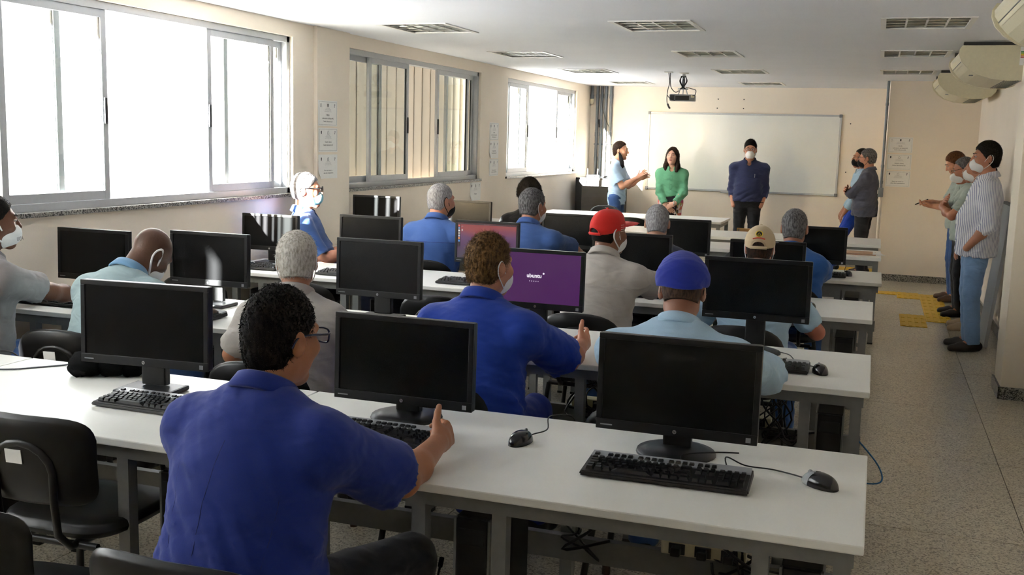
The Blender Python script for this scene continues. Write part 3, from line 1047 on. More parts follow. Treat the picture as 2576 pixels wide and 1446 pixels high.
# ------------------------------------------------------------------ chairs
SHELL = mat('black_chair_shell', (8, 8, 10), 0.36, var=0.12, scale=30, bump=0.05, bscale=900, spec=0.4)
TUBE_BK = mat('black_chair_tube', (26, 25, 24), 0.4, 0.2)
RUBBER = mat('brown_rubber_tip', (74, 52, 36), 0.6)
def superellipse(w, h, e, n=28):
    out = []
    for k in range(n):
        t = 2 * PI * k / n
        c, s = math.cos(t), math.sin(t)
        out.append((w * math.copysign(abs(c) ** (2 / e), c), h * math.copysign(abs(s) ** (2 / e), s)))
    return out
def shell_plate(outline, bend, thick, dish=0.0):
    """a curved plate: outline in (x, z); bend pushes the sides towards +Y"""
    n = len(outline)
    cx = sum(p[0] for p in outline) / n
    cz = sum(p[1] for p in outline) / n
    mb = MB()
    rings = []
    for (k, dy) in ((1.0, 0), (0.97, -thick * 0.5), (0.9, -thick * 0.72), (0.6, -thick * 0.8), (0.25, -thick * 0.8)):
        rings.append([(cx + (p[0] - cx) * k, bend * (cx + (p[0] - cx) * k) ** 2 + dish * (1 - k) + dy, cz + (p[1] - cz) * k) for p in outline])
    back = [[(x, 2 * (bend * x * x + dish * (1 - kk)) - y, z) for (x, y, z) in r] for r, kk in zip(rings, (1.0, 0.97, 0.9, 0.6, 0.25))]
    for side in (rings, back):
        vs = [p for r in side for p in r]
        fs = []
        for i in range(len(side) - 1):
            for k in range(n):
                k2 = (k + 1) % n
                fs.append((i * n + k, i * n + k2, (i + 1) * n + k2, (i + 1) * n + k))
        fs.append(tuple((len(side) - 1) * n + k for k in range(n)))
        mb.add(vs, fs, True)
    return mb
def make_chair(kind):
    """chair facing +Y, origin on the floor below the seat"""
    root = empty('office_chair', (0, 0, 0))
    # seat
    so = superellipse(0.215, 0.205, 4.0)
    sb = shell_plate(so, 0.0, 0.03, 0.0)
    sb.v = [(x, z + 0.02, 0.44 + y + 0.12 * max(0, abs(x) - 0.12) * 0.5) for (x, y, z) in sb.v]
    sb.build('seat', SHELL, root)
    if kind == 'round':
        ol = []
        for k in range(15):
            t = PI * k / 14
            ol.append((0.215 * math.copysign(abs(math.cos(t)) ** 0.75, math.cos(t)), 0.66 + 0.135 * math.sin(t) ** 0.8))
        ol += [(-0.222, 0.60), (-0.205, 0.55), (-0.15, 0.53), (0.0, 0.525), (0.15, 0.53), (0.205, 0.55), (0.222, 0.60)]
    else:
        ol = [(x * (1.0 if z > 0 else 0.97), 0.665 + z) for x, z in superellipse(0.22, 0.13, 5.0, 32)]
    bb = shell_plate(ol, 0.75, 0.022, -0.012)
    bb.v = [(x, y - 0.235 - 0.12 * (z - 0.55), z) for (x, y, z) in bb.v]
    back = bb.build('backrest', SHELL, root)
    lb = MB().span((-0.028, -0.001, -0.02), (0.028, 0.001, 0.02)).build('sticker', PAPER, back, (-0.02, -0.279, 0.68))
    lb.rotation_euler = (0.12, 0, 0)
    # inverted-U back support
    pts = [(-0.10, -0.09, 0.405), (-0.10, -0.2, 0.41), (-0.10, -0.25, 0.46), (-0.10, -0.262, 0.56)]
    arc = [(-0.10 * math.cos(PI * k / 8), -0.264 - 0.012 * math.sin(PI * k / 8), 0.64 + 0.08 * math.sin(PI * k / 8)) for k in range(9)]
    pts2 = [(-p[0], p[1], p[2]) for p in pts[::-1]]
    MB().tube(pts + arc + pts2, 0.0115, 8).build('back_support', TUBE_BK, root)
    fr = MB()
    fr.tube([(-0.17, -0.17, 0.405), (0.17, -0.17, 0.405)], 0.0115)
    fr.tube([(-0.17, 0.17, 0.405), (0.17, 0.17, 0.405)], 0.0115)
    fr.tube([(-0.10, -0.17, 0.412), (-0.10, 0.17, 0.412)], 0.0115)
    fr.tube([(0.10, -0.17, 0.412), (0.10, 0.17, 0.412)], 0.0115)
    fr.build('seat_frame', TUBE_BK, root)
    for sx in (-1, 1):
        for sy in (-1, 1):
            lg = MB().tube([(sx * 0.17, sy * 0.17, 0.405), (sx * 0.195, sy * 0.19, 0.2), (sx * 0.215, sy * 0.21, 0.03)], 0.0125, 8).build('leg', TUBE_BK, root)
            MB().lathe([(0.0001, 0), (0.016, 0), (0.015, 0.05), (0.0125, 0.055)], (sx * 0.2165, sy * 0.211, 0), 10).build('foot_tip', RUBBER, lg)
    note_kids(root)
    return root
CH = {'round': make_chair('round'), 'square': make_chair('square')}
_used = set()
def place_chair(x, y, rz, kind, label):
    o = CH[kind] if kind not in _used else copy_tree(CH[kind])
    _used.add(kind)
    o.location = (x, y, 0)
    o.scale = (1, 1, 1)
    o.rotation_euler = (0, 0, rz)
    tag(o, label, 'chair', 'black moulded chairs in the room')
    return o
# ------------------------------------------------------------------ chairs without a sitter (and those of the sitters)
_c = place_chair(-2.265, 2.53, 0.04, 'square', 'empty black chair with squared back pushed up to the nearest table, left')
_c.scale = (1, 1, 1.05)
place_chair(-0.53, 2.07, -0.03, 'square', 'empty black chair at the aisle end of the nearest row, only its top showing')
place_chair(-1.985, 1.97, 0.1, 'square', 'black chair cut off at the lower left corner of the picture')
place_chair(-3.85, 5.42, 0.15, 'round', 'empty black chair at the window end of the third row, sun on its back')
place_chair(-3.13, 5.52, 0.0, 'round', 'empty black chair second from the window in the third row')
place_chair(-2.25, 5.42, 0.05, 'round', 'empty black chair in the middle of the third row')
place_chair(-1.82, 8.95, 0.0, 'round', 'empty black chair in the fifth row left of the grey-haired man')
place_chair(-0.95, 8.95, 0.0, 'round', 'empty black chair in the fifth row beside the tan cap')
place_chair(-2.52, 8.72, 0.0, 'round', 'empty black chair in the fifth row right of the curly-haired person')
place_chair(-2.66, 11.95, 0.1, 'round', 'empty black chair behind the red cap at the long front table')
place_chair(-3.42, 13.42, PI, 'round', 'black chair behind the long front table near the speaker in light blue, top sunlit')
# wooden seat near the man in the navy shirt
WOOD = mat('pale_wood', (196, 152, 92), 0.45, var=0.12, scale=20)
ws = empty('wooden_chair', (-1.42, 12.8, 0), -0.1, label='pale wooden school chair seat in front of the man in navy', cat='chair')
MB().span((-0.2, -0.19, 0.435), (0.2, 0.19, 0.452), bev=0.006).build('seat', WOOD, ws)
for sx in (-1, 1):
    for sy in (-1, 1):
        MB().tube([(sx * 0.16, sy * 0.15, 0.437), (sx * 0.185, sy * 0.18, 0.0)], 0.011).build('leg', STEEL_GREY, ws)
    MB().tube([(sx * 0.16, 0.15, 0.43), (sx * 0.165, 0.2, 0.5), (sx * 0.165, 0.23, 0.62)], 0.011).build('back_tube', STEEL_GREY, ws)
MB().tube([(-0.16, -0.15, 0.425), (0.16, -0.15, 0.425)], 0.01).build('seat_bar', STEEL_GREY, ws)
MB().span((-0.19, 0.22, 0.55), (0.19, 0.235, 0.63), bev=0.006).build('backrest', WOOD, ws)

# ------------------------------------------------------------------ whiteboard
WB = mat('whiteboard_enamel', (232, 234, 230), 0.18, var=0.02, scale=3, coat=0.5)
wbo = empty('whiteboard', (-1.905, YF, 0.97), label='large framed whiteboard on the front wall', cat='whiteboard')
MB().span((-1.37, -0.02, 0.0), (1.37, -0.004, 1.115)).build('writing_surface', WB, wbo)
for (a, b) in (((-1.385, -0.028, -0.015), (1.385, -0.001, 0.012)), ((-1.385, -0.028, 1.103), (1.385, -0.001, 1.13)), ((-1.385, -0.028, 0.012), (-1.358, -0.001, 1.103)), ((1.358, -0.028, 0.012), (1.385, -0.001, 1.103))):
    MB().span(a, b, bev=0.003).build('frame_rail', ALU, wbo)
for sx in (-1, 1):
    for z in (0.0, 1.115):
        MB().box((sx * 1.37, -0.016, z), (0.045, 0.034, 0.045), bev=0.008).build('corner_cap', PLASTIC_GREY, wbo)
MB().span((-0.25, -0.085, -0.03), (0.3, -0.02, -0.015)).build('pen_tray', ALU, wbo)
tag(MB().box((0, 0, 0.018), (0.14, 0.05, 0.034), bev=0.006).build('board_eraser', PLASTIC_DARK, None, (-1.75, YF - 0.053, 0.956)), 'dark eraser lying on the whiteboard tray', 'eraser')

# ------------------------------------------------------------------ projector on the ceiling
pr = empty('projector', (-2.24, 12.5, 2.145), 0.12, label='grey projector hanging from the ceiling before the whiteboard', cat='projector')
MB().box((0, 0, 0.035), (0.30, 0.23, 0.075), bev=0.012).build('body', PLASTIC_GREY, pr)
MB().box((0.0, -0.114, 0.03), (0.16, 0.012, 0.05), bev=0.002).build('connector_panel', PLASTIC_BLACK, pr)
MB().box((-0.115, -0.112, 0.035), (0.05, 0.012, 0.055)).build('vent_grille', PLASTIC_DARK, pr)
MB().box((0.12, -0.11, 0.05), (0.04, 0.012, 0.03)).build('power_socket', CREAM_PLASTIC, pr)
MB().lathe([(0.0001, 0.0), (0.034, 0.0), (0.036, 0.03), (0.03, 0.032)], (0.06, 0.112, 0.04), 18, True, 'Y').build('lens', PLASTIC_BLACK, pr)
for s in (-1, 0, 1):
    MB().tube([(s * 0.055, 0.0, 0.07), (s * 0.035, 0.0, 0.135)], 0.006).build('mount_arm', ALU, pr)
MB().box((0, 0, 0.14), (0.12, 0.08, 0.012), bev=0.003).build('mount_plate', ALU, pr)
MB().tube([(0, 0, 0.14), (0, 0, 0.322)], 0.02, 12).build('ceiling_pole', ALU, pr)
MB().lathe([(0.0001, 0.327), (0.06, 0.327), (0.058, 0.318), (0.02, 0.312)], (0, 0, 0), 16).build('ceiling_flange', WHITE_PLASTIC, pr)
cc = MB()
for k in range(6):
    a = k * 1.1
    cc.tube(bez([(0.025 * math.cos(a), -0.03 + 0.02 * math.sin(a), 0.29), (0.045 * math.cos(a + 0.6), -0.035, 0.23), (0.012 * math.cos(a + 1), -0.04, 0.165), (0.035 * math.cos(a + 2), -0.04, 0.135)]), 0.0055, 6)
cc.build('coiled_cable', CABLE, pr)
MB().tube(bez([(0.03, -0.04, 0.16), (0.10, -0.08, 0.14), (0.155, -0.13, 0.12), (0.15, -0.14, 0.07), (0.12, -0.13, 0.055)]), 0.0045, 6).build('power_lead', CABLE, pr)
vg = empty('hanging_video_cable', (-2.385, 12.32, 2.472), label='black video cables dangling from a ceiling plate beside the projector', cat='cable')
MB().box((0, 0, -0.006), (0.09, 0.09, 0.012), bev=0.003).build('ceiling_plate', WHITE_PLASTIC, vg)
MB().tube(bez([(0.0, 0, -0.01), (0.015, 0, -0.12), (-0.002, -0.01, -0.22), (-0.005, -0.02, -0.32), (0.004, -0.01, -0.39)]), 0.005, 6).build('cable', CABLE, vg)
MB().tube(bez([(0.004, -0.01, -0.37), (0.02, -0.01, -0.405), (0.035, -0.01, -0.425)]), 0.011, 8).build('plug', CABLE, vg)
MB().tube(bez([(0.02, 0, -0.01), (0.022, 0, -0.1), (0.03, 0.03, -0.18), (0.07, 0.09, -0.23), (0.11, 0.12, -0.21)]), 0.0045, 6).build('cable', CABLE, vg)
MB().tube(bez([(-0.004, -0.015, -0.27), (0.03, 0.0, -0.31), (0.08, 0.04, -0.33)]), 0.0045, 6).build('cable', CABLE, vg)

# ------------------------------------------------------------------ air conditioners under the ceiling
def make_ac():
    root = empty('air_conditioner', (0, 0, 0))
    top = 2.438
    prof = [(0.545, top), (0.527, top - 0.03), (0.525, top - 0.07), (0.545, top - 0.12), (0.59, top - 0.17), (0.66, top - 0.215), (0.76, top - 0.247), (0.88, top - 0.262), (0.98, top - 0.258), (1.05, top - 0.235), (1.09, top - 0.19), (1.105, top - 0.12), (1.105, top)]
    def shrink(p, k):
        cx, cz = 0.82, top - 0.1
        return [(cx + (a - cx) * k, min(top, cz + (b - cz) * k)) for a, b in p]
    body = [(a if a > 0.6 else a + 0.012, b) for a, b in shrink(prof, 0.965)]
    MB().prism(body, 'Y', 0.045, 1.22).build('body', CREAM_PLASTIC, root)
    for y0, y1, nm in ((0.0, 0.05, 'end_cap'), (1.215, 1.265, 'end_cap')):
        c = MB()
        c.prism(prof, 'Y', y0 + 0.008, y1 - 0.008)
        c.prism(shrink(prof, 0.982), 'Y', y0, y1)
        c.build(nm, CREAM_PLASTIC, root)
    MB().prism([(0.553, top - 0.04), (0.55, top - 0.075), (0.556, top - 0.11), (0.575, top - 0.11), (0.575, top - 0.04)], 'Y', 0.07, 1.19).build('air_outlet', PLASTIC_DARK, root)
    MB().prism([(0.532, top - 0.045), (0.536, top - 0.075), (0.57, top - 0.128), (0.576, top - 0.122), (0.546, top - 0.072), (0.541, top - 0.045)], 'Y', 0.08, 1.18).build('louvre', CREAM_PLASTIC, root)
    for k in range(8):
        MB().prism([(0.86 + k * 0.016, top - 0.258), (0.868 + k * 0.016, top - 0.258), (0.868 + k * 0.016, top - 0.25), (0.86 + k * 0.016, top - 0.25)], 'Y', 0.12, 1.14).build('intake_slot', PLASTIC_DARK, root)
    MB().span((0.56, 0.1, top), (1.1, 0.16, 2.471)).build('hanger', STEEL_DARK, root)
    MB().span((0.56, 1.1, top), (1.1, 1.16, 2.471)).build('hanger', STEEL_DARK, root)
    MB().box((0.64, 0.3, top - 0.205), (0.03, 0.04, 0.006), bev=0.002).build('badge', PLASTIC_GREY, root)
    note_kids(root)
    return root
ac0 = make_ac()
for i, (y, lb) in enumerate(((8.72, 'cream air conditioner with an energy label, above the man in white stripes'), (11.8, 'cream ceiling air conditioner farthest from the viewer'), (5.06, 'cream air conditioner cut off by the upper right corner'))):
    o = ac0 if i == 0 else copy_tree(ac0)
    o.location = (0, y, 0)
    tag(o, lb, 'air conditioner', 'air conditioners under the ceiling')
el = empty('energy_label', (0.985, 8.7185, 2.31), label='energy rating sticker with coloured bars on the air conditioner', cat='sticker')
MB().span((-0.04, -0.0012, -0.02), (0.045, -0.0004, 0.115)).build('paper', PAPER, el)
for k, c in enumerate(((40, 120, 60), (120, 170, 50), (230, 200, 40), (230, 140, 40), (200, 50, 40))):
    MB().span((-0.036, -0.002, 0.075 - k * 0.01), (0.01 + k * 0.007, -0.0013, 0.083 - k * 0.01)).build('rating_bar', mat('label_%d' % k, c, 0.6), el)

# ------------------------------------------------------------------ notices on the walls
CREST = mat('crest_ink', (74, 72, 76), 0.7)
def notice(loc, axis, w, h, lines, label, seed=0, curl=False):
    """printed sheet; axis 'X' hangs on the window wall, 'Y' on a wall that faces the viewer. local u = right, v = up"""
    rot = (PI / 2, 0, PI / 2) if axis == 'X' else (PI / 2, 0, 0)
    root = empty('wall_notice', loc, label=label, cat='notice', group='printed notices on the walls')
    root.rotation_euler = rot
    sh = MB()
    n = 6
    vs, fs = [], []
    for i in range(n + 1):
        for j in range(n + 1):
            u, v = -w / 2 + w * i / n, -h / 2 + h * j / n
            c = 0.0
            if curl and i < 2 and j < 2:
                c = 0.012 * (2 - i) * (2 - j) / 2
            vs.append((u, v, 0.001 + c + 0.0006 * math.sin(i * 1.3 + seed)))
    for i in range(n):
        for j in range(n):
            a = i * (n + 1) + j
            fs.append((a, a + n + 1, a + n + 2, a + 1))
    vs2 = [(x, y, z + 0.0012) for x, y, z in vs]
    sh.add(vs, fs, True)
    sh.add(vs2, fs, True)
    sh.build('sheet', PAPER, root)
    z = 0.0042
    bd = MB()
    for (a, b) in (((-w / 2 + 0.01, -h / 2 + 0.01), (w / 2 - 0.01, -h / 2 + 0.0115)), ((-w / 2 + 0.01, h / 2 - 0.0115), (w / 2 - 0.01, h / 2 - 0.01)), ((-w / 2 + 0.01, -h / 2 + 0.01), (-w / 2 + 0.0115, h / 2 - 0.01)), ((w / 2 - 0.0115, -h / 2 + 0.01), (w / 2 - 0.01, h / 2 - 0.01))):
        if not curl:
            bd.span((a[0], a[1], z - 0.0006), (b[0], b[1], z))
    if not curl:
        bd.build('border_print', INK_G, root)
    # emblem row: a little house outline, a shield, a small flower
    ex = [-w * 0.36, 0, w * 0.36]
    if seed % 3:
        ex = [ex[1], ex[0], ex[2]]
    e = MB()
    s = h * 0.075
    cx = ex[0]
    e.tube([(cx - s * .7, h * .31 - s, z), (cx - s * .8, h * .31 + s * .3, z), (cx, h * .31 + s, z), (cx + s * .6, h * .31 + s * .2, z), (cx + s * .8, h * .31 - s * .7, z), (cx, h * .31 - s, z)], 0.0013, 4, closed=True)
    e.build('house_emblem', INK_G, root)
    cx = ex[1]
    MB().add([(cx - s * .6, h * .31 + s * .7, z), (cx, h * .31 + s, z), (cx + s * .6, h * .31 + s * .7, z), (cx + s * .5, h * .31 - s * .6, z), (cx, h * .31 - s, z), (cx - s * .5, h * .31 - s * .6, z)], [(0, 1, 2, 3, 4, 5)]).build('crest', CREST, root)
    cx = ex[2]
    f = MB()
    f.lathe([(0.0001, z), (s * 0.5, z)], (cx, h * .31 + s * .5, 0), 8)
    f.lathe([(0.0001, z), (s * 0.4, z)], (cx - s * .3, h * .31 - s * .5, 0), 8)
    f.build('flower_emblem', INK_G, root)
    for k, (t, sz) in enumerate((('Governo do Estado', .030), ('Secretaria de Ciencia e Tecnologia', .028), ('Centro de Educacao Profissional', .028), ('Departamento de Ensino e Pesquisa', .030))):
        text_mesh(t, h * sz * 1.25, INK_G, 'small_print', root, (0, h * (0.20 - k * 0.042), z))
    for (t, sz, v) in lines:
        text_mesh(t, h * sz, INK, 'print', root, (0, h * v, z), bold=0.0002)
    return root
L_WIFI = [('Wi-Fi', .105, -.07), ('Laboratorio de Redes M-2', .085, -.20), ('Senha: labmestre123', .085, -.32)]
L_USER = [('Usuario: aluno', .095, -.08), ('Senha: laboratorio123', .09, -.21)]
L_CABLE = [('Favor nao mexer os', .085, -.16), ('cabos dos computadores', .085, -.27)]
xp = XL + 0.0355
notice((xp, 7.43, 1.81), 'X', 0.305, 0.2, L_WIFI, 'topmost of three white notices stacked on the pilaster', 0)
notice((xp, 7.435, 1.60), 'X', 0.305, 0.19, L_USER, 'middle one of three white notices stacked on the pilaster', 1)
notice((xp, 7.435, 1.39), 'X', 0.305, 0.19, L_CABLE, 'lowest of three white notices on the pilaster, one corner curling', 2, True)
notice((XL, 11.355, 1.725), 'X', 0.30, 0.2, L_WIFI, 'topmost notice between the middle and far windows', 0)
notice((XL, 11.365, 1.52), 'X', 0.30, 0.2, L_USER, 'middle notice between the middle and far windows', 1, True)
notice((XL, 11.375, 1.315), 'X', 0.30, 0.195, L_CABLE, 'lowest notice between the middle and far windows', 2)
notice((XL, 10.80, 1.06), 'X', 0.32, 0.2, [('Papelaria', .10, -.14)], 'single notice below the corner of the middle window sill', 2, True)
notice((0.25, YN, 1.695), 'Y', 0.285, 0.19, L_WIFI, 'topmost of three notices beside the conduit on the right wall face', 0)
notice((0.25, YN, 1.485), 'Y', 0.285, 0.19, L_USER, 'middle of three notices beside the conduit on the right wall face', 1)
notice((0.25, YN, 1.278), 'Y', 0.285, 0.195, L_CABLE, 'lowest of three notices beside the conduit on the right wall face', 2)

# ------------------------------------------------------------------ conduits, lamp holder, socket box
PIPE_LB = ['leftmost of four grey conduits in the far left corner', 'second of four grey conduits in the far left corner', 'third of four grey conduits in the far left corner', 'rightmost of four grey conduits in the far left corner']
for k, x in enumerate((-4.085, -4.02, -3.955, -3.875)):
    c = empty('conduit', (x, YF - 0.03, 0), label=PIPE_LB[k], cat='pipe', group='grey conduits in the far corner')
    MB().tube([(0, 0, 0.3), (0, 0, ZC)], 0.0225, 12, cap=False).build('pipe', PVC, c)
    for z in (1.0, 1.38, 1.75, 2.32):
        MB().tube([(0, 0, z - 0.03), (0, 0, z + 0.03)], 0.0265, 12).build('coupling', PVC, c)
    for z in (0.7, 1.6):
        MB().span((-0.035, -0.002, z - 0.01), (0.035, 0.03, z + 0.01)).build('clip', PVC, c)
lc = empty('loose_cable', (-4.02, YF - 0.08, ZC), label='thin black cable hanging slack across the corner conduits', cat='cable')
MB().tube(bez([(0.0, 0, 0), (0.02, -0.01, -0.25), (0.07, -0.01, -0.45), (0.14, 0.02, -0.62)]), 0.004, 6).build('cable', CABLE, lc)
MB().tube(bez([(-0.03, 0, 0), (-0.035, 0, -0.3), (-0.03, 0, -0.52), (-0.015, 0, -0.6)]), 0.0035, 6).build('thin_cable', CABLE, lc)
MB().tube([(-0.02, 0, -0.50), (-0.012, 0, -0.62)], 0.009, 8).build('plug', CABLE, lc)
lh = empty('wall_lamp_holder', (-4.166, YF - 0.045, 2.47), label='white bulb holder on a short conduit high in the far left corner', cat='lamp holder')
MB().tube([(0, 0, 0), (0, 0, -0.14)], 0.02, 10).build('pipe', PVC, lh)
MB().tube([(0, 0, -0.13), (0.0, -0.005, -0.19)], [0.03, 0.026], 12).build('junction_box', PVC, lh)
MB().lathe([(0.0001, -0.05), (0.026, -0.045), (0.034, -0.02), (0.033, 0.02), (0.026, 0.035), (0.0001, 0.036)], (0.003, -0.02, -0.225), 14).build('bulb_holder', CREAM_PLASTIC, lh)
rc = empty('wall_conduit', (0.06, YN - 0.024, 0), label='grey conduit running down the wall corner to a socket box', cat='pipe')
MB().tube([(0, 0, 1.15), (0, 0, ZC)], 0.0165, 12).build('pipe', PVC, rc)
MB().tube([(0, 0, 0.09), (0, 0, 1.06)], 0.0165, 12).build('lower_pipe', WALL, rc)
for z in (2.19, 1.43, 1.23):
    MB().tube([(0, 0, z - 0.018), (0, 0, z + 0.018)], 0.0205, 12).build('coupling', PVC, rc)
MB().box((0, -0.002, 1.105), (0.062, 0.05, 0.115), bev=0.006).build('socket_box', PVC, rc)
MB().box((-0.034, -0.002, 1.11), (0.01, 0.03, 0.05), bev=0.003).build('switch', WHITE_PLASTIC, rc)
# screw plugs left in the front wall
for k, (x, z) in enumerate(((-2.27 + 0.0, 2.30), (-1.90, 2.30), (-2.28, 2.17), (-1.90, 2.17), (-0.40, 1.98), (-0.42, 1.30))):
    tag(MB().lathe([(0.0001, -0.006), (0.008, -0.005), (0.009, 0.0)], n=10, axis='Y').build('wall_plug', PLASTIC_DARK, None, (x, YF, z)), ['dark screw plug in the front wall, upper left of four above the whiteboard', 'dark screw plug, upper right of four above the whiteboard', 'dark screw plug, lower left of four above the whiteboard', 'dark screw plug, lower right of four above the whiteboard', 'dark screw plug right of the whiteboard near its top', 'dark screw plug right of the whiteboard lower down'][k], 'wall plug')

# ------------------------------------------------------------------ equipment rack in the far corner
RACK_BK = mat('black_rack_steel', (20, 20, 22), 0.3, 0.2, var=0.08)
rk = empty('equipment_rack', (-3.82, 14.62, 0), label='black glass-fronted network rack in the far left corner', cat='rack')
MB().span((-0.3, 0.0, 0.0), (-0.27, 0.72, 1.10)).build('side_panel', RACK_BK, rk)
MB().span((0.27, 0.0, 0.0), (0.3, 0.72, 1.10)).build('side_panel', RACK_BK, rk)
MB().span((-0.3, 0.0, 1.08), (0.3, 0.72, 1.12), bev=0.006).build('top_panel', RACK_BK, rk)
MB().span((-0.27, 0.06, 0.02), (0.27, 0.70, 0.08)).build('base_panel', RACK_BK, rk)
MB().span((-0.27, 0.69, 0.05), (0.27, 0.71, 1.08)).build('back_panel', RACK_BK, rk)
df = MB()
for (a, b) in (((-0.29, -0.018, 0.02), (-0.2, 0.0, 1.09)), ((0.2, -0.018, 0.02), (0.29, 0.0, 1.09)), ((-0.2, -0.018, 0.02), (0.2, 0.0, 0.09)), ((-0.2, -0.018, 1.0), (0.2, 0.0, 1.09))):
    df.span(a, b)
dr = df.build('door_frame', RACK_BK, rk)
MB().span((-0.2, -0.012, 0.09), (0.2, -0.006, 1.0)).build('door_glass', glassy('smoked_glass', (0.25, 0.25, 0.27), 0.2), dr)
MB().lathe([(0.0001, -0.03), (0.012, -0.028), (0.012, -0.018)], (-0.25, 0, 0.60), 12, False, 'Y').build('door_lock', CHROME, dr)
for k in range(5):
    eq = MB().span((-0.22, 0.06, 0.2 + k * 0.16), (0.22, 0.42, 0.245 + k * 0.16)).build('switch_unit', PLASTIC_DARK if k % 2 else STEEL_DARK, rk)
    for q in range(10):
        MB().span((-0.19 + q * 0.038, 0.055, 0.213 + k * 0.16), (-0.165 + q * 0.038, 0.061, 0.232 + k * 0.16)).build('port', PLASTIC_BLACK, eq)
    MB().tube(bez([(-0.12 + 0.03 * k, 0.05, 0.22 + k * 0.16), (-0.05, 0.01, 0.16 + k * 0.16), (0.08, 0.02, 0.17 + k * 0.16), (0.16, 0.05, 0.22 + k * 0.16)]), 0.004, 6).build('patch_cable', CABLE_B if k % 2 else mat('orange_cable', (190, 110, 60), 0.5), eq)
for sx in (-1, 1):
    MB().tube([(sx * 0.21, 0.07, 0.06), (sx * 0.21, 0.07, 1.08)], 0.012, 6).build('rail', STEEL_GREY, rk)
# small things on top of the rack
rt = empty('network_router', (-3.94, 14.9, 1.12), 0.3, label='small white router lying on top of the black rack', cat='router')
MB().box((0, 0, 0.016), (0.18, 0.13, 0.03), bev=0.006).build('body', WHITE_PLASTIC, rt)
for sx in (-1, 1):
    MB().tube([(sx * 0.07, 0.065, 0.02), (sx * 0.075, 0.07, 0.12)], 0.005).build('antenna', WHITE_PLASTIC, rt)
MB().box((0.02, -0.066, 0.016), (0.07, 0.003, 0.014)).build('port_strip', PLASTIC_DARK, rt)
ccl = MB()
for k in range(3):
    ccl.tube([(0.09 * math.cos(t) + 0.01 * k, 0.06 * math.sin(t), 0.006 + 0.01 * k) for t in [2 * PI * q / 20 for q in range(20)]], 0.006, 6, closed=True)
cco = empty('coiled_cable_on_rack', (-3.66, 14.78, 1.12), label='black coiled cable lying on the rack top', cat='cable')
ccl.build('coil', CABLE, cco)
MB().tube(bez([(0.09, 0, 0.02), (0.12, 0.05, 0.012), (0.1, 0.12, 0.006)]), 0.005, 6).build('cable_end', CABLE, cco)

# ------------------------------------------------------------------ boards leaning against the right wall
PALEB = mat('pale_grey_board', (176, 182, 186), 0.3, var=0.03, scale=4)
for k, (y0, y1, hgt, lean, m, lb) in enumerate(((9.52, 10.12, 1.20, 0.115, PALEB, 'tall pale grey panel leaning on the right wall behind the men'), )):
    bd = empty('leaning_panel', (XR - 0.17, (y0 + y1) / 2, 0), label=lb, cat='panel')
    L = (y1 - y0) / 2
    s = MB().prism([(0.0, 0.0), (0.022, 0.0), (0.022 + lean, hgt), (lean, hgt)], 'Y', -L, L)
    s.build('sheet', m, bd)
    e = MB().prism([(lean - 0.004, hgt - 0.004), (lean + 0.027, hgt - 0.004), (lean + 0.03, hgt + 0.016), (lean - 0.004, hgt + 0.016)], 'Y', -L, L)
    e.build('top_edge', STEEL_DARK, bd)
    MB().prism([(-0.003, 0.0), (0.025, 0.0), (0.03 + 0.003, 0.02), (0.0, 0.02)], 'Y', -L, L).build('bottom_edge', ALU, bd)
    MB().prism([(-0.003, 0.0), (0.025, 0.0), (0.025 + lean, hgt), (lean - 0.003, hgt)], 'Y', -L - 0.012, -L).build('side_edge', ALU, bd)

# ------------------------------------------------------------------ papers, bag, cables and power strips
pf = empty('paper_folder', (-0.13, 9.44, TZ), label='brown paper folder lying on the white table of the fifth row', cat='folder')
MB().box((0, 0, 0.004), (0.34, 0.24, 0.006)).build('cover', mat('brown_card', (186, 148, 116), 0.7), pf)
MB().box((0.012, 0.006, 0.0085), (0.30, 0.2, 0.003)).build('inner_sheet', PAPER, pf)
MB().box((-0.02, 0.0, 0.0125), (0.33, 0.232, 0.004)).build('top_cover', MATS['brown_card'], pf)
ps = tag(MB().box((0, 0, 0.003), (0.12, 0.17, 0.004), rz=0.4).box((0.01, 0.01, 0.007), (0.10, 0.15, 0.003), rz=0.15).build('loose_papers', PAPER, None, (0.03, 9.44, TZ)), 'white papers at the table edge beside the brown folder', 'papers')

blob = MB()
for (c, r) in (((0, 0, 0.045), (0.075, 0.07, 0.05)), ((0.08, 0.02, 0.05), (0.075, 0.06, 0.055)), ((0.15, 0.04, 0.04), (0.06, 0.05, 0.045)), ((-0.02, -0.02, 0.03), (0.05, 0.05, 0.034))):
    vs, fs = [], []
    n, m_ = 16, 9
    for i in range(m_ + 1):
        for k in range(n):
            a, b = PI * i / m_ - PI / 2, 2 * PI * k / n
            q = 1 + 0.06 * math.sin(5 * b + 3 * a) + 0.05 * math.sin(9 * a + 2 * b)
            vs.append((c[0] + r[0] * q * math.cos(a) * math.cos(b), c[1] + r[1] * q * math.cos(a) * math.sin(b), max(0.001, c[2] + r[2] * q * math.sin(a))))
    for i in range(m_):
        for k in range(n):
            k2 = (k + 1) % n
            fs.append((i * n + k, i * n + k2, (i + 1) * n + k2, (i + 1) * n + k))
    blob.add(vs, fs, True)
bag = empty('cloth_bag', (-2.70, 3.05, TZ), 0.1, label='small black cloth bag on the nearest table behind the keyboard', cat='bag')
blob.build('pouch', mat('black_cloth', (9, 9, 10), 0.9, bump=0.3, bscale=220, spec=0.1), bag)
MB().tube(bez([(-0.03, 0.02, 0.09), (0.03, 0.03, 0.12), (0.10, 0.04, 0.1)]), 0.006, 6).build('strap', CABLE, bag)

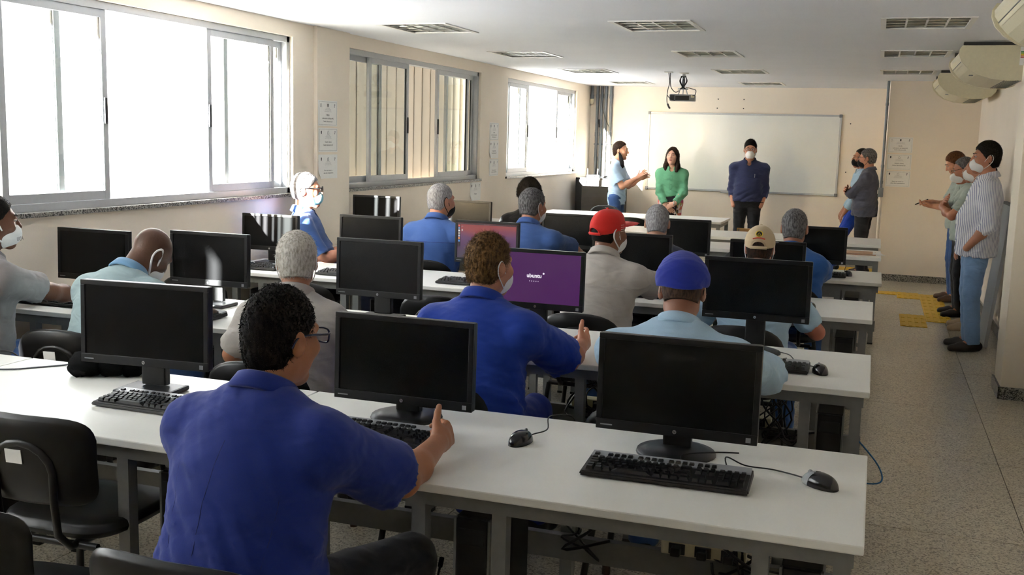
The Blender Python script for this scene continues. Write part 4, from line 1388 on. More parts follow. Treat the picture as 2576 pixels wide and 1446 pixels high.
def loose_cord(pts, label, m=CABLE, r=0.0032, name='table_cable'):
    c = empty(name, pts[0], label=label, cat='cable')
    p0 = Vector(pts[0])
    MB().tube(bez([Vector(p) - p0 for p in pts]), r, 6).build('cord', m, c)
    MB().tube([Vector(pts[-1]) - p0, Vector(pts[-1]) - p0 + (Vector(pts[-1]) - Vector(pts[-2])).normalized() * 0.03], r * 2.1, 8).build('plug', m, c)
    return c
loose_cord([(-3.4, 2.85, 0.745), (-3.18, 2.93, 0.745), (-3.02, 2.98, 0.746), (-2.95, 3.06, 0.745), (-2.88, 3.14, 0.747), (-2.85, 3.19, 0.76), (-2.84, 3.24, 0.6)], 'thin grey mouse lead curving across the empty left table', mat('grey_lead', (86, 88, 92), 0.45))
loose_cord([(-3.55, 3.1, 0.747), (-3.36, 3.12, 0.752), (-3.26, 3.16, 0.76), (-3.2, 3.19, 0.752), (-3.14, 3.2, 0.7)], 'black lead at the back edge of the empty left table')

def strip(loc, rz, label):
    s = empty('power_strip', loc, rz, label=label, cat='power strip', group='power strips on the cable rails')
    MB().box((0, 0, 0.022), (0.26, 0.07, 0.044), bev=0.006).build('body', CREAM_PLASTIC, s)
    for k in range(3):
        so_ = MB().box((-0.08 + k * 0.08, -0.036, 0.022), (0.05, 0.006, 0.034), bev=0.002).build('socket', PLASTIC_DARK, s)
        MB().box((-0.08 + k * 0.08, -0.055, 0.022), (0.03, 0.035, 0.026), bev=0.005).build('plug', PLASTIC_BLACK, so_)
    MB().tube(bez([(0.13, 0, 0.02), (0.17, -0.02, 0.0), (0.19, -0.03, -0.12)]), 0.005, 6).build('cord', CABLE, s)
def rail_y(rw):
    return ROWS[rw][0] + ROWS[rw][1] - 0.09
strip((-0.42, rail_y(1), 0.39), 0.0, 'cream power strip on the rail under the nearest table')
strip((-0.50, rail_y(2), 0.39), 0.0, 'cream power strip under the aisle end of the second row')
strip((-1.17, rail_y(2), 0.39), 0.0, 'cream power strip under the second row beside the man in work blue')
strip((-2.75, rail_y(2), 0.39), 0.0, 'cream power strip under the middle of the second row')

def bundle(x, y, label, n=7, seed=0, ztop=0.70, spread=0.09):
    rnd = random.Random(seed)
    b = empty('cable_bundle', (x, y, 0), label=label, cat='cables', group='cable bundles under the tables')
    for k in range(n):
        pts = [(rnd.uniform(-.02, .02), 0.03, ztop)]
        for z in (0.56, 0.45, 0.36):
            pts.append((rnd.uniform(-spread, spread), rnd.uniform(-0.05, 0.03), z + rnd.uniform(-.04, .04)))
        pts.append((rnd.uniform(-0.2, 0.2), 0.0, 0.30 + rnd.uniform(0.05, 0.12)))
        MB().tube(bez(pts, 5), 0.0035 + 0.0015 * (k % 2), 6).build('cable', CABLE, b)
    return b
bundle(-1.22, ROWS[2][0] + 0.62, 'tangle of black cables hanging under the second row table', 8, 1)
bundle(-0.36, ROWS[2][0] + 0.62, 'tangle of black cables under the aisle end of the second row', 9, 2)
bundle(-0.33, ROWS[1][0] + 0.62, 'tangle of black cables under the aisle end of the nearest table', 7, 3)
bundle(-0.80, ROWS[1][0] + 0.62, 'few black cables hanging under the nearest table beside the tower', 3, 4)
bundle(-2.15, ROWS[2][0] + 0.62, 'tangle of black cables under the middle of the second row', 6, 5)
loose_cord([(-0.02, 4.62, 0.40), (0.0, 4.55, 0.42), (0.09, 4.4, 0.36), (0.10, 4.3, 0.32), (0.0, 4.35, 0.30), (-0.12, 4.5, 0.31)], 'blue network cable looping past the table leg, second row', CABLE_B, 0.0035, 'network_cable')
loose_cord([(-1.09, 2.62, 0.35), (-1.12, 2.6, 0.2), (-1.16, 2.64, 0.12), (-1.2, 2.75, 0.16), (-1.22, 2.9, 0.3)], 'black lead looping below the tower under the nearest table', CABLE, 0.004, 'power_cable')
# ------------------------------------------------------------------ people: bodies and clothes are grown as smooth distance fields
import openvdb
BIG = 0.08
def V(*a):
    return np.array(a[0] if len(a) == 1 else a, dtype=np.float64)
def unit(v):
    v = np.asarray(v, float)
    return v / (np.linalg.norm(v) + 1e-12)

class Field:
    def __init__(s, lo, hi, vox):
        s.vox = vox
        s.lo = np.asarray(lo, float) - 3 * vox
        n = np.ceil((np.asarray(hi, float) + 3 * vox - s.lo) / vox).astype(int) + 1
        s.n = n
        s.d = np.full(tuple(n), BIG, np.float32)
        s.ax = [(s.lo[i] + np.arange(n[i]) * vox).astype(np.float32) for i in range(3)]

    def _sub(s, lo, hi):
        a = np.clip(np.floor((lo - s.lo) / s.vox).astype(int), 0, s.n)
        b = np.clip(np.ceil((hi - s.lo) / s.vox).astype(int) + 1, 0, s.n)
        if np.any(b <= a):
            return None, None
        sl = tuple(slice(a[i], b[i]) for i in range(3))
        return sl, [s.ax[0][sl[0]][:, None, None], s.ax[1][sl[1]][None, :, None], s.ax[2][sl[2]][None, None, :]]

    def _mix(s, sl, d, k, mode):
        e = s.d[sl]
        if mode == 'add':
            if k > 0:
                h = np.clip(0.5 + 0.5 * (e - d) / k, 0, 1)
                s.d[sl] = e * (1 - h) + d * h - k * h * (1 - h)
            else:
                s.d[sl] = np.minimum(e, d)
        else:
            s.d[sl] = np.maximum(e, -d)

    def cone(s, a, b, ra, rb, k=0.02, flat=None, cut_a=False, cut_b=False, mode='add'):
        """tapered limb from a to b; flat=(direction, ratio) squashes the section"""
        a, b = V(a), V(b)
        r = max(ra, rb)
        m = r + k + 0.02
        sl, (X, Y, Z) = s._sub(np.minimum(a, b) - m, np.maximum(a, b) + m) if True else (None, None)
        if sl is None:
            return s
        ab = b - a
        L2 = max(float(ab @ ab), 1e-9)
        px, py, pz = X - a[0], Y - a[1], Z - a[2]
        t = (px * ab[0] + py * ab[1] + pz * ab[2]) / L2
        tt = np.clip(t, -0.6 if cut_a else 0, 1.6 if cut_b else 1)
        vx, vy, vz = px - tt * ab[0], py - tt * ab[1], pz - tt * ab[2]
        if flat is not None:
            n = unit(flat[0])
            q = flat[1]
            dn = (vx * n[0] + vy * n[1] + vz * n[2]) * (1 / q - 1)
            vx, vy, vz = vx + n[0] * dn, vy + n[1] * dn, vz + n[2] * dn
            ln = np.sqrt(vx * vx + vy * vy + vz * vz)
            d = (ln - (ra + (rb - ra) * np.clip(tt, 0, 1))) * (0.5 + 0.5 * q)
        else:
            d = np.sqrt(vx * vx + vy * vy + vz * vz) - (ra + (rb - ra) * np.clip(tt, 0, 1))
        L = math.sqrt(L2)
        if cut_b:
            d = np.maximum(d, (t - 1) * L)
        if cut_a:
            d = np.maximum(d, -t * L)
        s._mix(sl, d.astype(np.float32), k, mode)
        return s

    def ell(s, c, r, R=None, k=0.02, mode='add'):
        """ellipsoid; R holds the three axes as rows"""
        c, r = V(c), V(r)
        R = np.eye(3) if R is None else np.asarray(R)
        ext = np.sqrt(((R * r[:, None]) ** 2).sum(0)) + k + 0.02
        sl, ax = s._sub(c - ext, c + ext)
        if sl is None:
            return s
        X, Y, Z = ax[0] - c[0], ax[1] - c[1], ax[2] - c[2]
        u = [(X * R[i][0] + Y * R[i][1] + Z * R[i][2]) for i in range(3)]
        k0 = np.sqrt((u[0] / r[0]) ** 2 + (u[1] / r[1]) ** 2 + (u[2] / r[2]) ** 2)
        k1 = np.sqrt((u[0] / r[0] ** 2) ** 2 + (u[1] / r[1] ** 2) ** 2 + (u[2] / r[2] ** 2) ** 2)
        d = np.where(k1 > 1e-6, k0 * (k0 - 1) / np.maximum(k1, 1e-6), -min(r))
        s._mix(sl, d.astype(np.float32), k, mode)
        return s

    def clip(s, p, n):
        """keep what lies behind the plane through p with outward normal n"""
        n = unit(n)
        d = (s.ax[0][:, None, None] - p[0]) * n[0] + (s.ax[1][None, :, None] - p[1]) * n[1] + (s.ax[2][None, None, :] - p[2]) * n[2]
        s.d = np.maximum(s.d, d.astype(np.float32))
        return s

    def wrinkle(s, amp, freq, seed=0, zlo=None, zhi=None, direction=(0.3, 0.5, 1.0)):
        rnd = np.random.RandomState(seed)
        X, Y, Z = s.ax[0][:, None, None], s.ax[1][None, :, None], s.ax[2][None, None, :]
        f = 0
        rid = 0
        for q in range(4):
            dr = unit(np.array(direction) + rnd.normal(0, 0.55, 3))
            ph = rnd.uniform(0, 6.28)
            wr = unit(rnd.normal(0, 1, 3))
            w_ = np.sin(freq * (0.7 + 0.25 * q) * (X * dr[0] + Y * dr[1] + Z * dr[2]) + ph + 1.9 * np.sin(11 * (X * wr[0] + Y * wr[1] + Z * wr[2]) + ph * 2))
            f = f + w_
            rid = rid - (1 - np.abs(w_)) ** 3
        f = 0.45 * f / 2.0 + 0.55 * rid / 2.0
        if zlo is not None:
            f = f * np.clip((zhi - Z) / (zhi - zlo), 0.25, 1)
        s.d = s.d + (amp * f).astype(np.float32)
        return s

    def mesh(s, name, material=None, off=(0, 0, 0)):
        g = openvdb.FloatGrid(BIG)
        g.copyFromArray(np.ascontiguousarray(s.d))
        pts, quads = g.convertToQuads(0.0)
        pts = np.asarray(pts, np.float64) * s.vox + s.lo
        quads = np.asarray(quads, np.int32)[:, ::-1]
        return pts, quads

def mesh_from(name, parts, material, parent, smooth=True):
    """parts: list of (points, quads) joined into one mesh object"""
    P, Q, n = [], [], 0
    for p, q in parts:
        if len(p) == 0:
            continue
        P.append(p)
        Q.append(q + n)
        n += len(p)
    P = np.concatenate(P)
    Q = np.concatenate(Q)
    me = bpy.data.meshes.new(name)
    me.vertices.add(len(P))
    me.vertices.foreach_set('co', P.astype(np.float32).ravel())
    me.loops.add(Q.size)
    me.loops.foreach_set('vertex_index', Q.ravel())
    me.polygons.add(len(Q))
    me.polygons.foreach_set('loop_start', np.arange(0, Q.size, 4, dtype=np.int32))
    me.polygons.foreach_set('loop_total', np.full(len(Q), 4, np.int32))
    me.update(calc_edges=True)
    me.validate()
    me.polygons.foreach_set('use_smooth', np.ones(len(me.polygons), bool))
    me.materials.append(material)
    o = bpy.data.objects.new(name, me)
    COL.objects.link(o)
    o.parent = parent
    return o

def bounds(pts, m):
    p = np.array([np.asarray(q, float) for q in pts])
    return p.min(0) - m, p.max(0) + m

def rot_axes(yaw, pitch, roll=0.0):
    """head axes (right, forward, up): yaw left positive, pitch up positive, roll to the right positive"""
    cy, sy = math.cos(yaw), math.sin(yaw)
    f = np.array([-sy * math.cos(pitch), cy * math.cos(pitch), math.sin(pitch)])
    r = np.array([cy, sy, 0.0])
    u = np.cross(r, f)
    r2 = r * math.cos(roll) - u * math.sin(roll)
    u2 = u * math.cos(roll) + r * math.sin(roll)
    return np.array([r2, f, u2])

def ik(s, w, l1, l2, pole):
    s, w = V(s), V(w)
    d = w - s
    L = np.linalg.norm(d)
    L = min(max(L, abs(l1 - l2) + 0.01), (l1 + l2) * 0.995)
    u = unit(d)
    w = s + u * L
    a = (l1 * l1 - l2 * l2 + L * L) / (2 * L)
    h = math.sqrt(max(l1 * l1 - a * a, 0))
    p = V(pole)
    p = unit(p - u * (p @ u))
    return s + u * a + p * h, w

# ---- surface materials for people
def cloth(name, rgb, rough=0.85, bump=0.35, bscale=14, weave=420, var=0.05, stripes=None, sheen=0.15):
    if name in MATS:
        return MATS[name]
    m = bpy.data.materials.new(name)
    m.use_nodes = True
    nt = m.node_tree
    b = nt.nodes['Principled BSDF']
    b.inputs['Roughness'].default_value = rough
    b.inputs['Specular IOR Level'].default_value = 0.25
    b.inputs['Sheen Weight'].default_value = sheen
    tc = nt.nodes.new('ShaderNodeTexCoord')
    n1 = nt.nodes.new('ShaderNodeTexNoise')
    n1.inputs['Scale'].default_value = weave
    n1.inputs['Detail'].default_value = 2
    nt.links.new(tc.outputs['Object'], n1.inputs['Vector'])
    n0 = nt.nodes.new('ShaderNodeTexNoise')
    n0.inputs['Scale'].default_value = 6
    nt.links.new(tc.outputs['Object'], n0.inputs['Vector'])
    rp = nt.nodes.new('ShaderNodeValToRGB')
    c = lin(rgb)
    rp.color_ramp.elements[0].color = tuple(v * (1 - var * 1.6) for v in c[:3]) + (1,)
    rp.color_ramp.elements[1].color = tuple(min(1, v * (1 + var)) for v in c[:3]) + (1,)
    rp.color_ramp.elements[0].position = 0.3
    rp.color_ramp.elements[1].position = 0.7
    ad = nt.nodes.new('ShaderNodeMath')
    ad.operation = 'ADD'
    nt.links.new(n1.outputs['Fac'], ad.inputs[0])
    nt.links.new(n0.outputs['Fac'], ad.inputs[1])
    hv = nt.nodes.new('ShaderNodeMath')
    hv.operation = 'MULTIPLY'
    hv.inputs[1].default_value = 0.5
    nt.links.new(ad.outputs[0], hv.inputs[0])
    nt.links.new(hv.outputs[0], rp.inputs['Fac'])
    col = rp.outputs['Color']
    if stripes:
        wv = nt.nodes.new('ShaderNodeTexWave')
        wv.wave_type = 'BANDS'
        wv.bands_direction = stripes.get('axis', 'X')
        wv.inputs['Scale'].default_value = stripes['scale']
        wv.inputs['Distortion'].default_value = 0.4
        wv.inputs['Detail Scale'].default_value = 0.5
        nt.links.new(tc.outputs['Object'], wv.inputs['Vector'])
        r2 = nt.nodes.new('ShaderNodeValToRGB')
        r2.color_ramp.elements[0].position = stripes.get('pos', 0.72)
        r2.color_ramp.elements[1].position = stripes.get('pos', 0.72) + 0.12
        nt.links.new(wv.outputs['Fac'], r2.inputs['Fac'])
        mx = nt.nodes.new('ShaderNodeMixRGB')
        nt.links.new(r2.outputs['Color'], mx.inputs['Fac'])
        nt.links.new(col, mx.inputs[1])
        mx.inputs[2].default_value = lin(stripes['rgb'])
        col = mx.outputs[0]
    nt.links.new(col, b.inputs['Base Color'])
    n2 = nt.nodes.new('ShaderNodeTexNoise')
    n2.inputs['Scale'].default_value = bscale
    n2.inputs['Detail'].default_value = 1.5
    n2.inputs['Distortion'].default_value = 0.8
    mp = nt.nodes.new('ShaderNodeMapping')
    mp.inputs['Scale'].default_value = (0.55, 0.8, 1.4)
    mp.inputs['Rotation'].default_value = (0.3, 0.5, 0.2)
    nt.links.new(tc.outputs['Object'], mp.inputs['Vector'])
    nt.links.new(mp.outputs[0], n2.inputs['Vector'])
    bp = nt.nodes.new('ShaderNodeBump')
    bp.inputs['Strength'].default_value = bump
    bp.inputs['Distance'].default_value = 0.03
    nt.links.new(n2.outputs['Fac'], bp.inputs['Height'])
    b2 = nt.nodes.new('ShaderNodeBump')
    b2.inputs['Strength'].default_value = 0.25
    b2.inputs['Distance'].default_value = 0.001
    nt.links.new(n1.outputs['Fac'], b2.inputs['Height'])
    nt.links.new(bp.outputs['Normal'], b2.inputs['Normal'])
    nt.links.new(b2.outputs['Normal'], b.inputs['Normal'])
    MATS[name] = m
    return m

def skin_mat(name, rgb):
    if name in MATS:
        return MATS[name]
    m = mat(name, rgb, 0.48, var=0.07, scale=18, bump=0.12, bscale=160, spec=0.4)
    b = m.node_tree.nodes['Principled BSDF']
    b.inputs['Subsurface Weight'].default_value = 0.12
    b.inputs['Subsurface Radius'].default_value = (0.012, 0.005, 0.003)
    b.inputs['Subsurface Scale'].default_value = 0.5
    return m

def hair_mat(name, a, b_, mix=0.5):
    if name in MATS:
        return MATS[name]
    m = bpy.data.materials.new(name)
    m.use_nodes = True
    nt = m.node_tree
    b = nt.nodes['Principled BSDF']
    b.inputs['Roughness'].default_value = 0.65
    b.inputs['Specular IOR Level'].default_value = 0.15
    tc = nt.nodes.new('ShaderNodeTexCoord')
    n1 = nt.nodes.new('ShaderNodeTexNoise')
    n1.inputs['Scale'].default_value = 130
    n1.inputs['Detail'].default_value = 3
    mp = nt.nodes.new('ShaderNodeMapping')
    mp.inputs['Scale'].default_value = (1, 1, 0.35)
    nt.links.new(tc.outputs['Object'], mp.inputs['Vector'])
    nt.links.new(mp.outputs[0], n1.inputs['Vector'])
    rp = nt.nodes.new('ShaderNodeValToRGB')
    rp.color_ramp.elements[0].position = mix - 0.14
    rp.color_ramp.elements[1].position = mix + 0.14
    rp.color_ramp.elements[0].color = lin(a)
    rp.color_ramp.elements[1].color = lin(b_)
    nt.links.new(n1.outputs['Fac'], rp.inputs['Fac'])
    nt.links.new(rp.outputs['Color'], b.inputs['Base Color'])
    bp = nt.nodes.new('ShaderNodeBump')
    bp.inputs['Strength'].default_value = 0.5
    bp.inputs['Distance'].default_value = 0.004
    nt.links.new(n1.outputs['Fac'], bp.inputs['Height'])
    nt.links.new(bp.outputs['Normal'], b.inputs['Normal'])
    MATS[name] = m
    return m

EYE_W = mat('eye_white', (176, 168, 160), 0.3)
EYE_D = mat('eye_dark', (30, 22, 18), 0.2)
BROW = mat('eyebrow', (44, 34, 28), 0.7)
LIP = mat('lip', (166, 92, 84), 0.45)
LENS = glassy('spectacle_lens', (0.94, 0.96, 0.97), 0.14)
LENS_D = glassy('dark_spectacle_lens', (0.16, 0.14, 0.13), 0.2)

def hand_prims(F, W, f, b, right, curl=0.4, thumb=0.3, scale=1.0, spread=0.05):
    """palm and five fingers. W wrist, f the way the fingers point, b back of the hand"""
    f = unit(f)
    b = unit(V(b) - f * (V(b) @ f))
    side = np.cross(b, f) if right else np.cross(f, b)           # towards the thumb
    S = scale
    W = V(W)
    F.cone(W - f * 0.02, W + f * 0.035 * S, 0.027 * S, 0.033 * S, 0.012, flat=(b, 0.72))
    for o, l in ((0.026, 0.088), (0.009, 0.092), (-0.009, 0.088), (-0.026, 0.08)):
        F.cone(W + f * 0.02 * S + side * o * S * 0.75, W + (f * l + side * o) * S, 0.016 * S, 0.0125 * S, 0.012, flat=(b, 0.9))
    for i, (o, l0, ln) in enumerate(((0.029, 0.088, 0.070), (0.0097, 0.093, 0.079), (-0.0097, 0.089, 0.073), (-0.028, 0.080, 0.057))):
        p = W + (f * l0 + side * o) * S
        ang = -0.1
        d0 = unit(f + side * (spread * (1.5 - i)))
        cu = curl if not isinstance(curl, (list, tuple)) else curl[i]
        r = 0.0098 * S * (0.88 if i == 3 else 1)
        for j, seg in enumerate((0.46, 0.30, 0.24)):
            ang += cu * (1.05, 1.15, 0.8)[j]
            d = d0 * math.cos(ang) - b * math.sin(ang)
            q = p + d * ln * seg * S
            F.cone(p, q, r, r * 0.92, 0.0035)
            p, r = q, r * 0.92
    # thumb leaves the side of the palm near its base
    p = W + (f * 0.018 + side * 0.02 - b * 0.004) * S
    d = unit(side * 0.75 + f * 0.75 - b * (0.15 + 0.4 * max(thumb, 0)))
    q = p + d * 0.042 * S
    F.cone(p, q, 0.0175 * S, 0.0125 * S, 0.012)
    d2 = unit(side * (0.55 - 0.9 * thumb) + f * 0.85 - b * 0.35 * max(thumb, 0))
    q2 = q + d2 * 0.033 * S
    F.cone(q, q2, 0.0120 * S, 0.0108 * S, 0.004)
    q3 = q2 + unit(d2 + f * 0.2) * 0.026 * S
    F.cone(q2, q3, 0.0108 * S, 0.009 * S, 0.004)

def head_prims(F, c, R, s=1.0, face=True, neck=None, jaw=1.0):
    def P(x, y, z):
        return c + (R[0] * x + R[1] * y + R[2] * z) * s
    F.ell(P(0, -0.012, 0.034), V(0.0745, 0.094, 0.086) * s, R, 0.0)
    F.ell(P(0, 0.022, -0.012), V(0.066, 0.074, 0.085) * s, R, 0.03)
    F.ell(P(0, 0.030, -0.055), V(0.054 * jaw, 0.058, 0.058) * s, R, 0.03)
    F.cone(P(-0.043 * jaw, 0.0, -0.062), P(0, 0.068, -0.1), 0.02 * s, 0.021 * s, 0.02)
    F.cone(P(0.043 * jaw, 0.0, -0.062), P(0, 0.068, -0.1), 0.02 * s, 0.021 * s, 0.02)
    if face:
        F.cone(P(-0.034, 0.082, 0.033), P(0.034, 0.082, 0.033), 0.011 * s, 0.011 * s, 0.015)
        F.cone(P(0, 0.094, 0.022), P(0, 0.113, -0.018), 0.007 * s, 0.0115 * s, 0.010)
        F.cone(P(-0.011, 0.102, -0.022), P(0.011, 0.102, -0.022), 0.0075 * s, 0.0075 * s, 0.006)
        F.cone(P(-0.017, 0.089, -0.058), P(0.017, 0.089, -0.058), 0.0085 * s, 0.0085 * s, 0.006)
        F.ell(P(0, 0.079, -0.098), V(0.018, 0.014, 0.014) * s, R, 0.018)
        for sx in (-1, 1):
            F.ell(P(sx * 0.031, 0.100, 0.013), V(0.0155, 0.012, 0.0066) * s, R, 0.0, 'cut')
            F.ell(P(sx * 0.042, 0.066, -0.018), V(0.024, 0.024, 0.022) * s, R, 0.02)
    for sx in (-1, 1):
        er = np.array([R[0] * 0.94 * sx + R[1] * -0.34, R[1] * 0.94 + R[0] * sx * 0.34, R[2]])
        F.ell(P(sx * 0.079, -0.012, -0.002), V(0.0105, 0.020, 0.033) * s, er, 0.008)
        F.ell(P(sx * 0.0905, -0.008, 0.004), V(0.006, 0.011, 0.018) * s, er, 0.0, 'cut')
    if neck is not None:
        F.cone(P(0, -0.024, -0.05), V(neck), 0.056 * s, 0.061 * s, 0.025)

def strands(pts, quads, n, length, seed, up, comb, rough=0.5, width=0.0016, lift=0.35):
    """thin blades of hair rooted on the hair surface"""
    rnd = np.random.RandomState(seed)
    q = quads[rnd.randint(0, len(quads), n)]
    a, b, c, d = pts[q[:, 0]], pts[q[:, 1]], pts[q[:, 2]], pts[q[:, 3]]
    nr = np.cross(c - a, d - b)
    nr /= np.linalg.norm(nr, axis=1)[:, None] + 1e-9
    root = (a + b + c + d) / 4 + (a - c) * rnd.uniform(-.5, .5, (n, 1)) - nr * 0.002
    dr = nr * lift + np.asarray(comb)[None, :] + rnd.normal(0, rough, (n, 3))
    dr /= np.linalg.norm(dr, axis=1)[:, None]
    L = length * rnd.uniform(0.5, 1.15, (n, 1))
    sd = np.cross(dr, rnd.normal(0, 1, (n, 3)))
    sd /= np.linalg.norm(sd, axis=1)[:, None] + 1e-9
    mid = root + dr * L * 0.55
    d2 = dr + np.asarray(comb)[None, :] * 0.8 - np.asarray(up)[None, :] * 0.25
    d2 /= np.linalg.norm(d2, axis=1)[:, None]
    tip = mid + d2 * L * 0.45
    P = np.stack([root - sd * width, root + sd * width, mid + sd * width * 0.75, mid - sd * width * 0.75, tip + sd * width * 0.15, tip - sd * width * 0.15], 1).reshape(-1, 3)
    base = np.arange(n)[:, None] * 6
    Q = np.concatenate([base + np.array([[0, 1, 2, 3]]), base + np.array([[3, 2, 4, 5]])])
    return P, Q.astype(np.int32)

RES = {'near': (0.0065, 0.0045, 0.0042), 'mid': (0.009, 0.006, 0.0055), 'far': (0.012, 0.0075, 0.007)}

def person(label, x, y, rz, z0=0.0, q='mid', seat=True, H=1.0, G=1.0, lean=0.08, side=0.0, twist=0.0, hunch=0.0,
           head=(0, 0, 0), arms=None, legs=None, skin=(150, 100, 74), hair=None, hat=None, shirt=None, pants=None, shoes=(30, 26, 24),
           mask=None, glasses=None, face=True, sh_w=0.185, neck_l=0.0, seatz=0.455, hem=None, head_s=1.0, head_off=(0, 0, 0), collar=True, hands=None, eyes=False, pelvis_tilt=0.0, skirt=None, belly=0.0, mouth=False, seed=0, hip_y=0.0):
    root = empty('person', (x, y, 0), rz, label=label, cat='person', group='people in the room')
    vb, vh, vf = RES[q]
    SK = skin_mat('skin_%d_%d_%d' % skin, skin)
    # ---------------- skeleton
    if seat:
        hipz = seatz + 0.085
    else:
        hipz = 0.905 * H
    P = V(0, hip_y, hipz)
    t = unit([math.sin(side), math.sin(lean), math.cos(lean) * math.cos(side)])
    rgt = unit(V(math.cos(twist), math.sin(twist), 0) - t * (t @ V(math.cos(twist), math.sin(twist), 0)))
    fwd = np.cross(t, rgt)
    fwd = fwd if fwd[1] > 0 or not seat else fwd
    hr = unit(V(1, 0.25 * math.sin(twist), 0))
    TL = 0.506 * H
    bow = lambda a, off: P + t * TL * a - fwd * off
    chest = bow(0.66, 0.012 + 0.02 * hunch)
    waist = bow(0.30, 0.0 + 0.03 * hunch)
    t2 = unit(t + V(0, 0.55 * hunch, 0))
    N = chest + t2 * TL * 0.34                       # neck base
    sc = N - t2 * 0.078                              # shoulder line
    shR, shL = sc + rgt * sh_w * H - t2 * 0.014, sc - rgt * sh_w * H - t2 * 0.014
    nd = unit(t2 + fwd * 0.32)
    HR = rot_axes(head[0], head[1], head[2])
    hc = N + nd * (0.056 + neck_l) + HR[2] * 0.095 * head_s + HR[1] * 0.018 + V(head_off)
    l1, l2 = 0.285 * H, 0.245 * H
    A = {}
    arms = arms or {}
    for sd, sh in (('R', shR), ('L', shL)):
        a = dict(arms.get(sd, {}))
        sx = 1 if sd == 'R' else -1
        w = a.get('w', (sx * 0.2, 0.36, 0.76) if seat else (sx * 0.27, 0.06, 0.80 * H))
        if a.get('world'):
            c_, s_ = math.cos(-rz), math.sin(-rz)
            dx, dy = w[0] - x, w[1] - y
            w = (dx * c_ - dy * s_, dx * s_ + dy * c_, w[2])
        pole = a.get('pole', (sx * 0.7, -0.5, -0.6))
        e, w2 = ik(sh, w, l1, l2, pole)
        if 'e' in a:
            c_, s_ = math.cos(-rz), math.sin(-rz)
            dx, dy = a['e'][0] - x, a['e'][1] - y
            e, w2 = V(dx * c_ - dy * s_, dx * s_ + dy * c_, a['e'][2]), V(w)
        A[sd] = dict(sh=sh, e=e, w=w2, f=a.get('f', unit(w2 - e)), b=a.get('b', (0, 0, 1)), curl=a.get('curl', 0.35), thumb=a.get('thumb', 0.3), spread=a.get('spread', 0.05), hide=a.get('hide', False))
    Lg = {}
    legs = legs or {}
    for sd in 'RL':
        sx = 1 if sd == 'R' else -1
        g = legs.get(sd, {})
        hp = P + hr * sx * 0.088 * H + V(0, 0, -0.02)
        if seat:
            kn = V(g.get('k', (sx * 0.14, hip_y + 0.40, seatz + 0.075)))
            an = V(g.get('a', (sx * 0.15, hip_y + 0.43, 0.085)))
        else:
            kn = V(g.get('k', (sx * 0.095, 0.02, 0.485 * H)))
            an = V(g.get('a', (sx * 0.10, -0.02, 0.085)))
        td = unit(g.get('t', (sx * 0.25, 1, 0)))
        Lg[sd] = (hp, kn, an, td)
    # ---------------- body: trunk and legs (coarse, under the clothes), head with neck, arms with hands
    allp = [P, N, shR, shL] + [v for g in Lg.values() for v in g[:3]]
    lo, hi = bounds(allp, 0.26)
    lo[2] = max(lo[2], -0.02)
    F = Field(lo, hi, 0.014 if q != 'near' else 0.012)
    F.cone(P - rgt * 0.05, P + rgt * 0.05, 0.115 * G, 0.115 * G, 0.0, flat=(fwd, 0.8))
    F.cone(P, waist, 0.14 * G, 0.125 * G, 0.05, flat=(fwd, 0.72))
    F.cone(waist, chest, 0.125 * G, 0.15, 0.05, flat=(fwd, 0.66))
    F.cone(chest, sc, 0.15, 0.11, 0.05, flat=(fwd, 0.62))
    F.cone(shL * 0.9 + sc * 0.1, shR * 0.9 + sc * 0.1, 0.055, 0.055, 0.05)
    for hp, kn, an, td in Lg.values():
        F.cone(hp, kn, 0.078 * G, 0.052, 0.03)
        F.cone(kn, an, 0.050, 0.036, 0.02)
        F.cone(an, an + td * 0.12 + V(0, 0, -0.055), 0.034, 0.026, 0.02)
    for a in A.values():
        F.cone(a['sh'], a['sh'] * 0.4 + a['e'] * 0.6, 0.05, 0.043, 0.03)
    parts = [F.mesh('trunk')]
    lo, hi = bounds([hc - 0.14, hc + 0.14, N], 0.08)
    F = Field(lo, hi, vh)
    head_prims(F, hc, HR, head_s, face, N - t2 * 0.03)
    F.cone(N - t2 * 0.03, N + (shR - N) * 0.4, 0.04, 0.035, 0.03)
    F.cone(N - t2 * 0.03, N + (shL - N) * 0.4, 0.04, 0.035, 0.03)
    parts.append(F.mesh('head'))
    for sd in 'RL':
        a = A[sd]
        mid = a['sh'] * 0.55 + a['e'] * 0.45
        fpts = [mid, a['e'], a['w'], a['w'] + unit(a['f']) * (0.03 if a['hide'] else 0.19)]
        lo, hi = bounds(fpts, 0.085)
        F = Field(lo, hi, vf)
        F.cone(mid, a['e'], 0.046, 0.039, 0.02)
        F.cone(a['e'], a['e'] * 0.65 + a['w'] * 0.35, 0.039, 0.043, 0.02)
        F.cone(a['e'] * 0.65 + a['w'] * 0.35, a['w'], 0.042, 0.0275, 0.02)
        if not a['hide']:
            hand_prims(F, a['w'], a['f'], a['b'], sd == 'R', a['curl'], a['thumb'], H, a['spread'])
        parts.append(F.mesh('arm'))
    body = mesh_from('body', parts, SK, root)
    # ---------------- shirt
    shirt = shirt or {}
    SM = shirt['mat']
    slv = shirt.get('sleeve', 0.72)
    fit = shirt.get('fit', 1.0)
    hemz = (shirt.get('hem', -0.06 if not seat else -0.05)) + hipz
    pts = [P - V(0, 0, 0.12), N, shR, shL] + [a['e'] for a in A.values()] + ([a['w'] for a in A.values()] if slv > 1 else [])
    lo, hi = bounds(pts, 0.19)
    F = Field(lo, hi, vb)
    g = G * fit
    low = P - V(0, 0, 0.14) if not seat else P - V(0, -0.02, 0.03)
    F.cone(low, P, 0.160 * g, 0.160 * g, 0.0, flat=(fwd, 0.74))
    F.cone(P, waist, 0.160 * g, 0.148 * g, 0.06, flat=(fwd, 0.76))
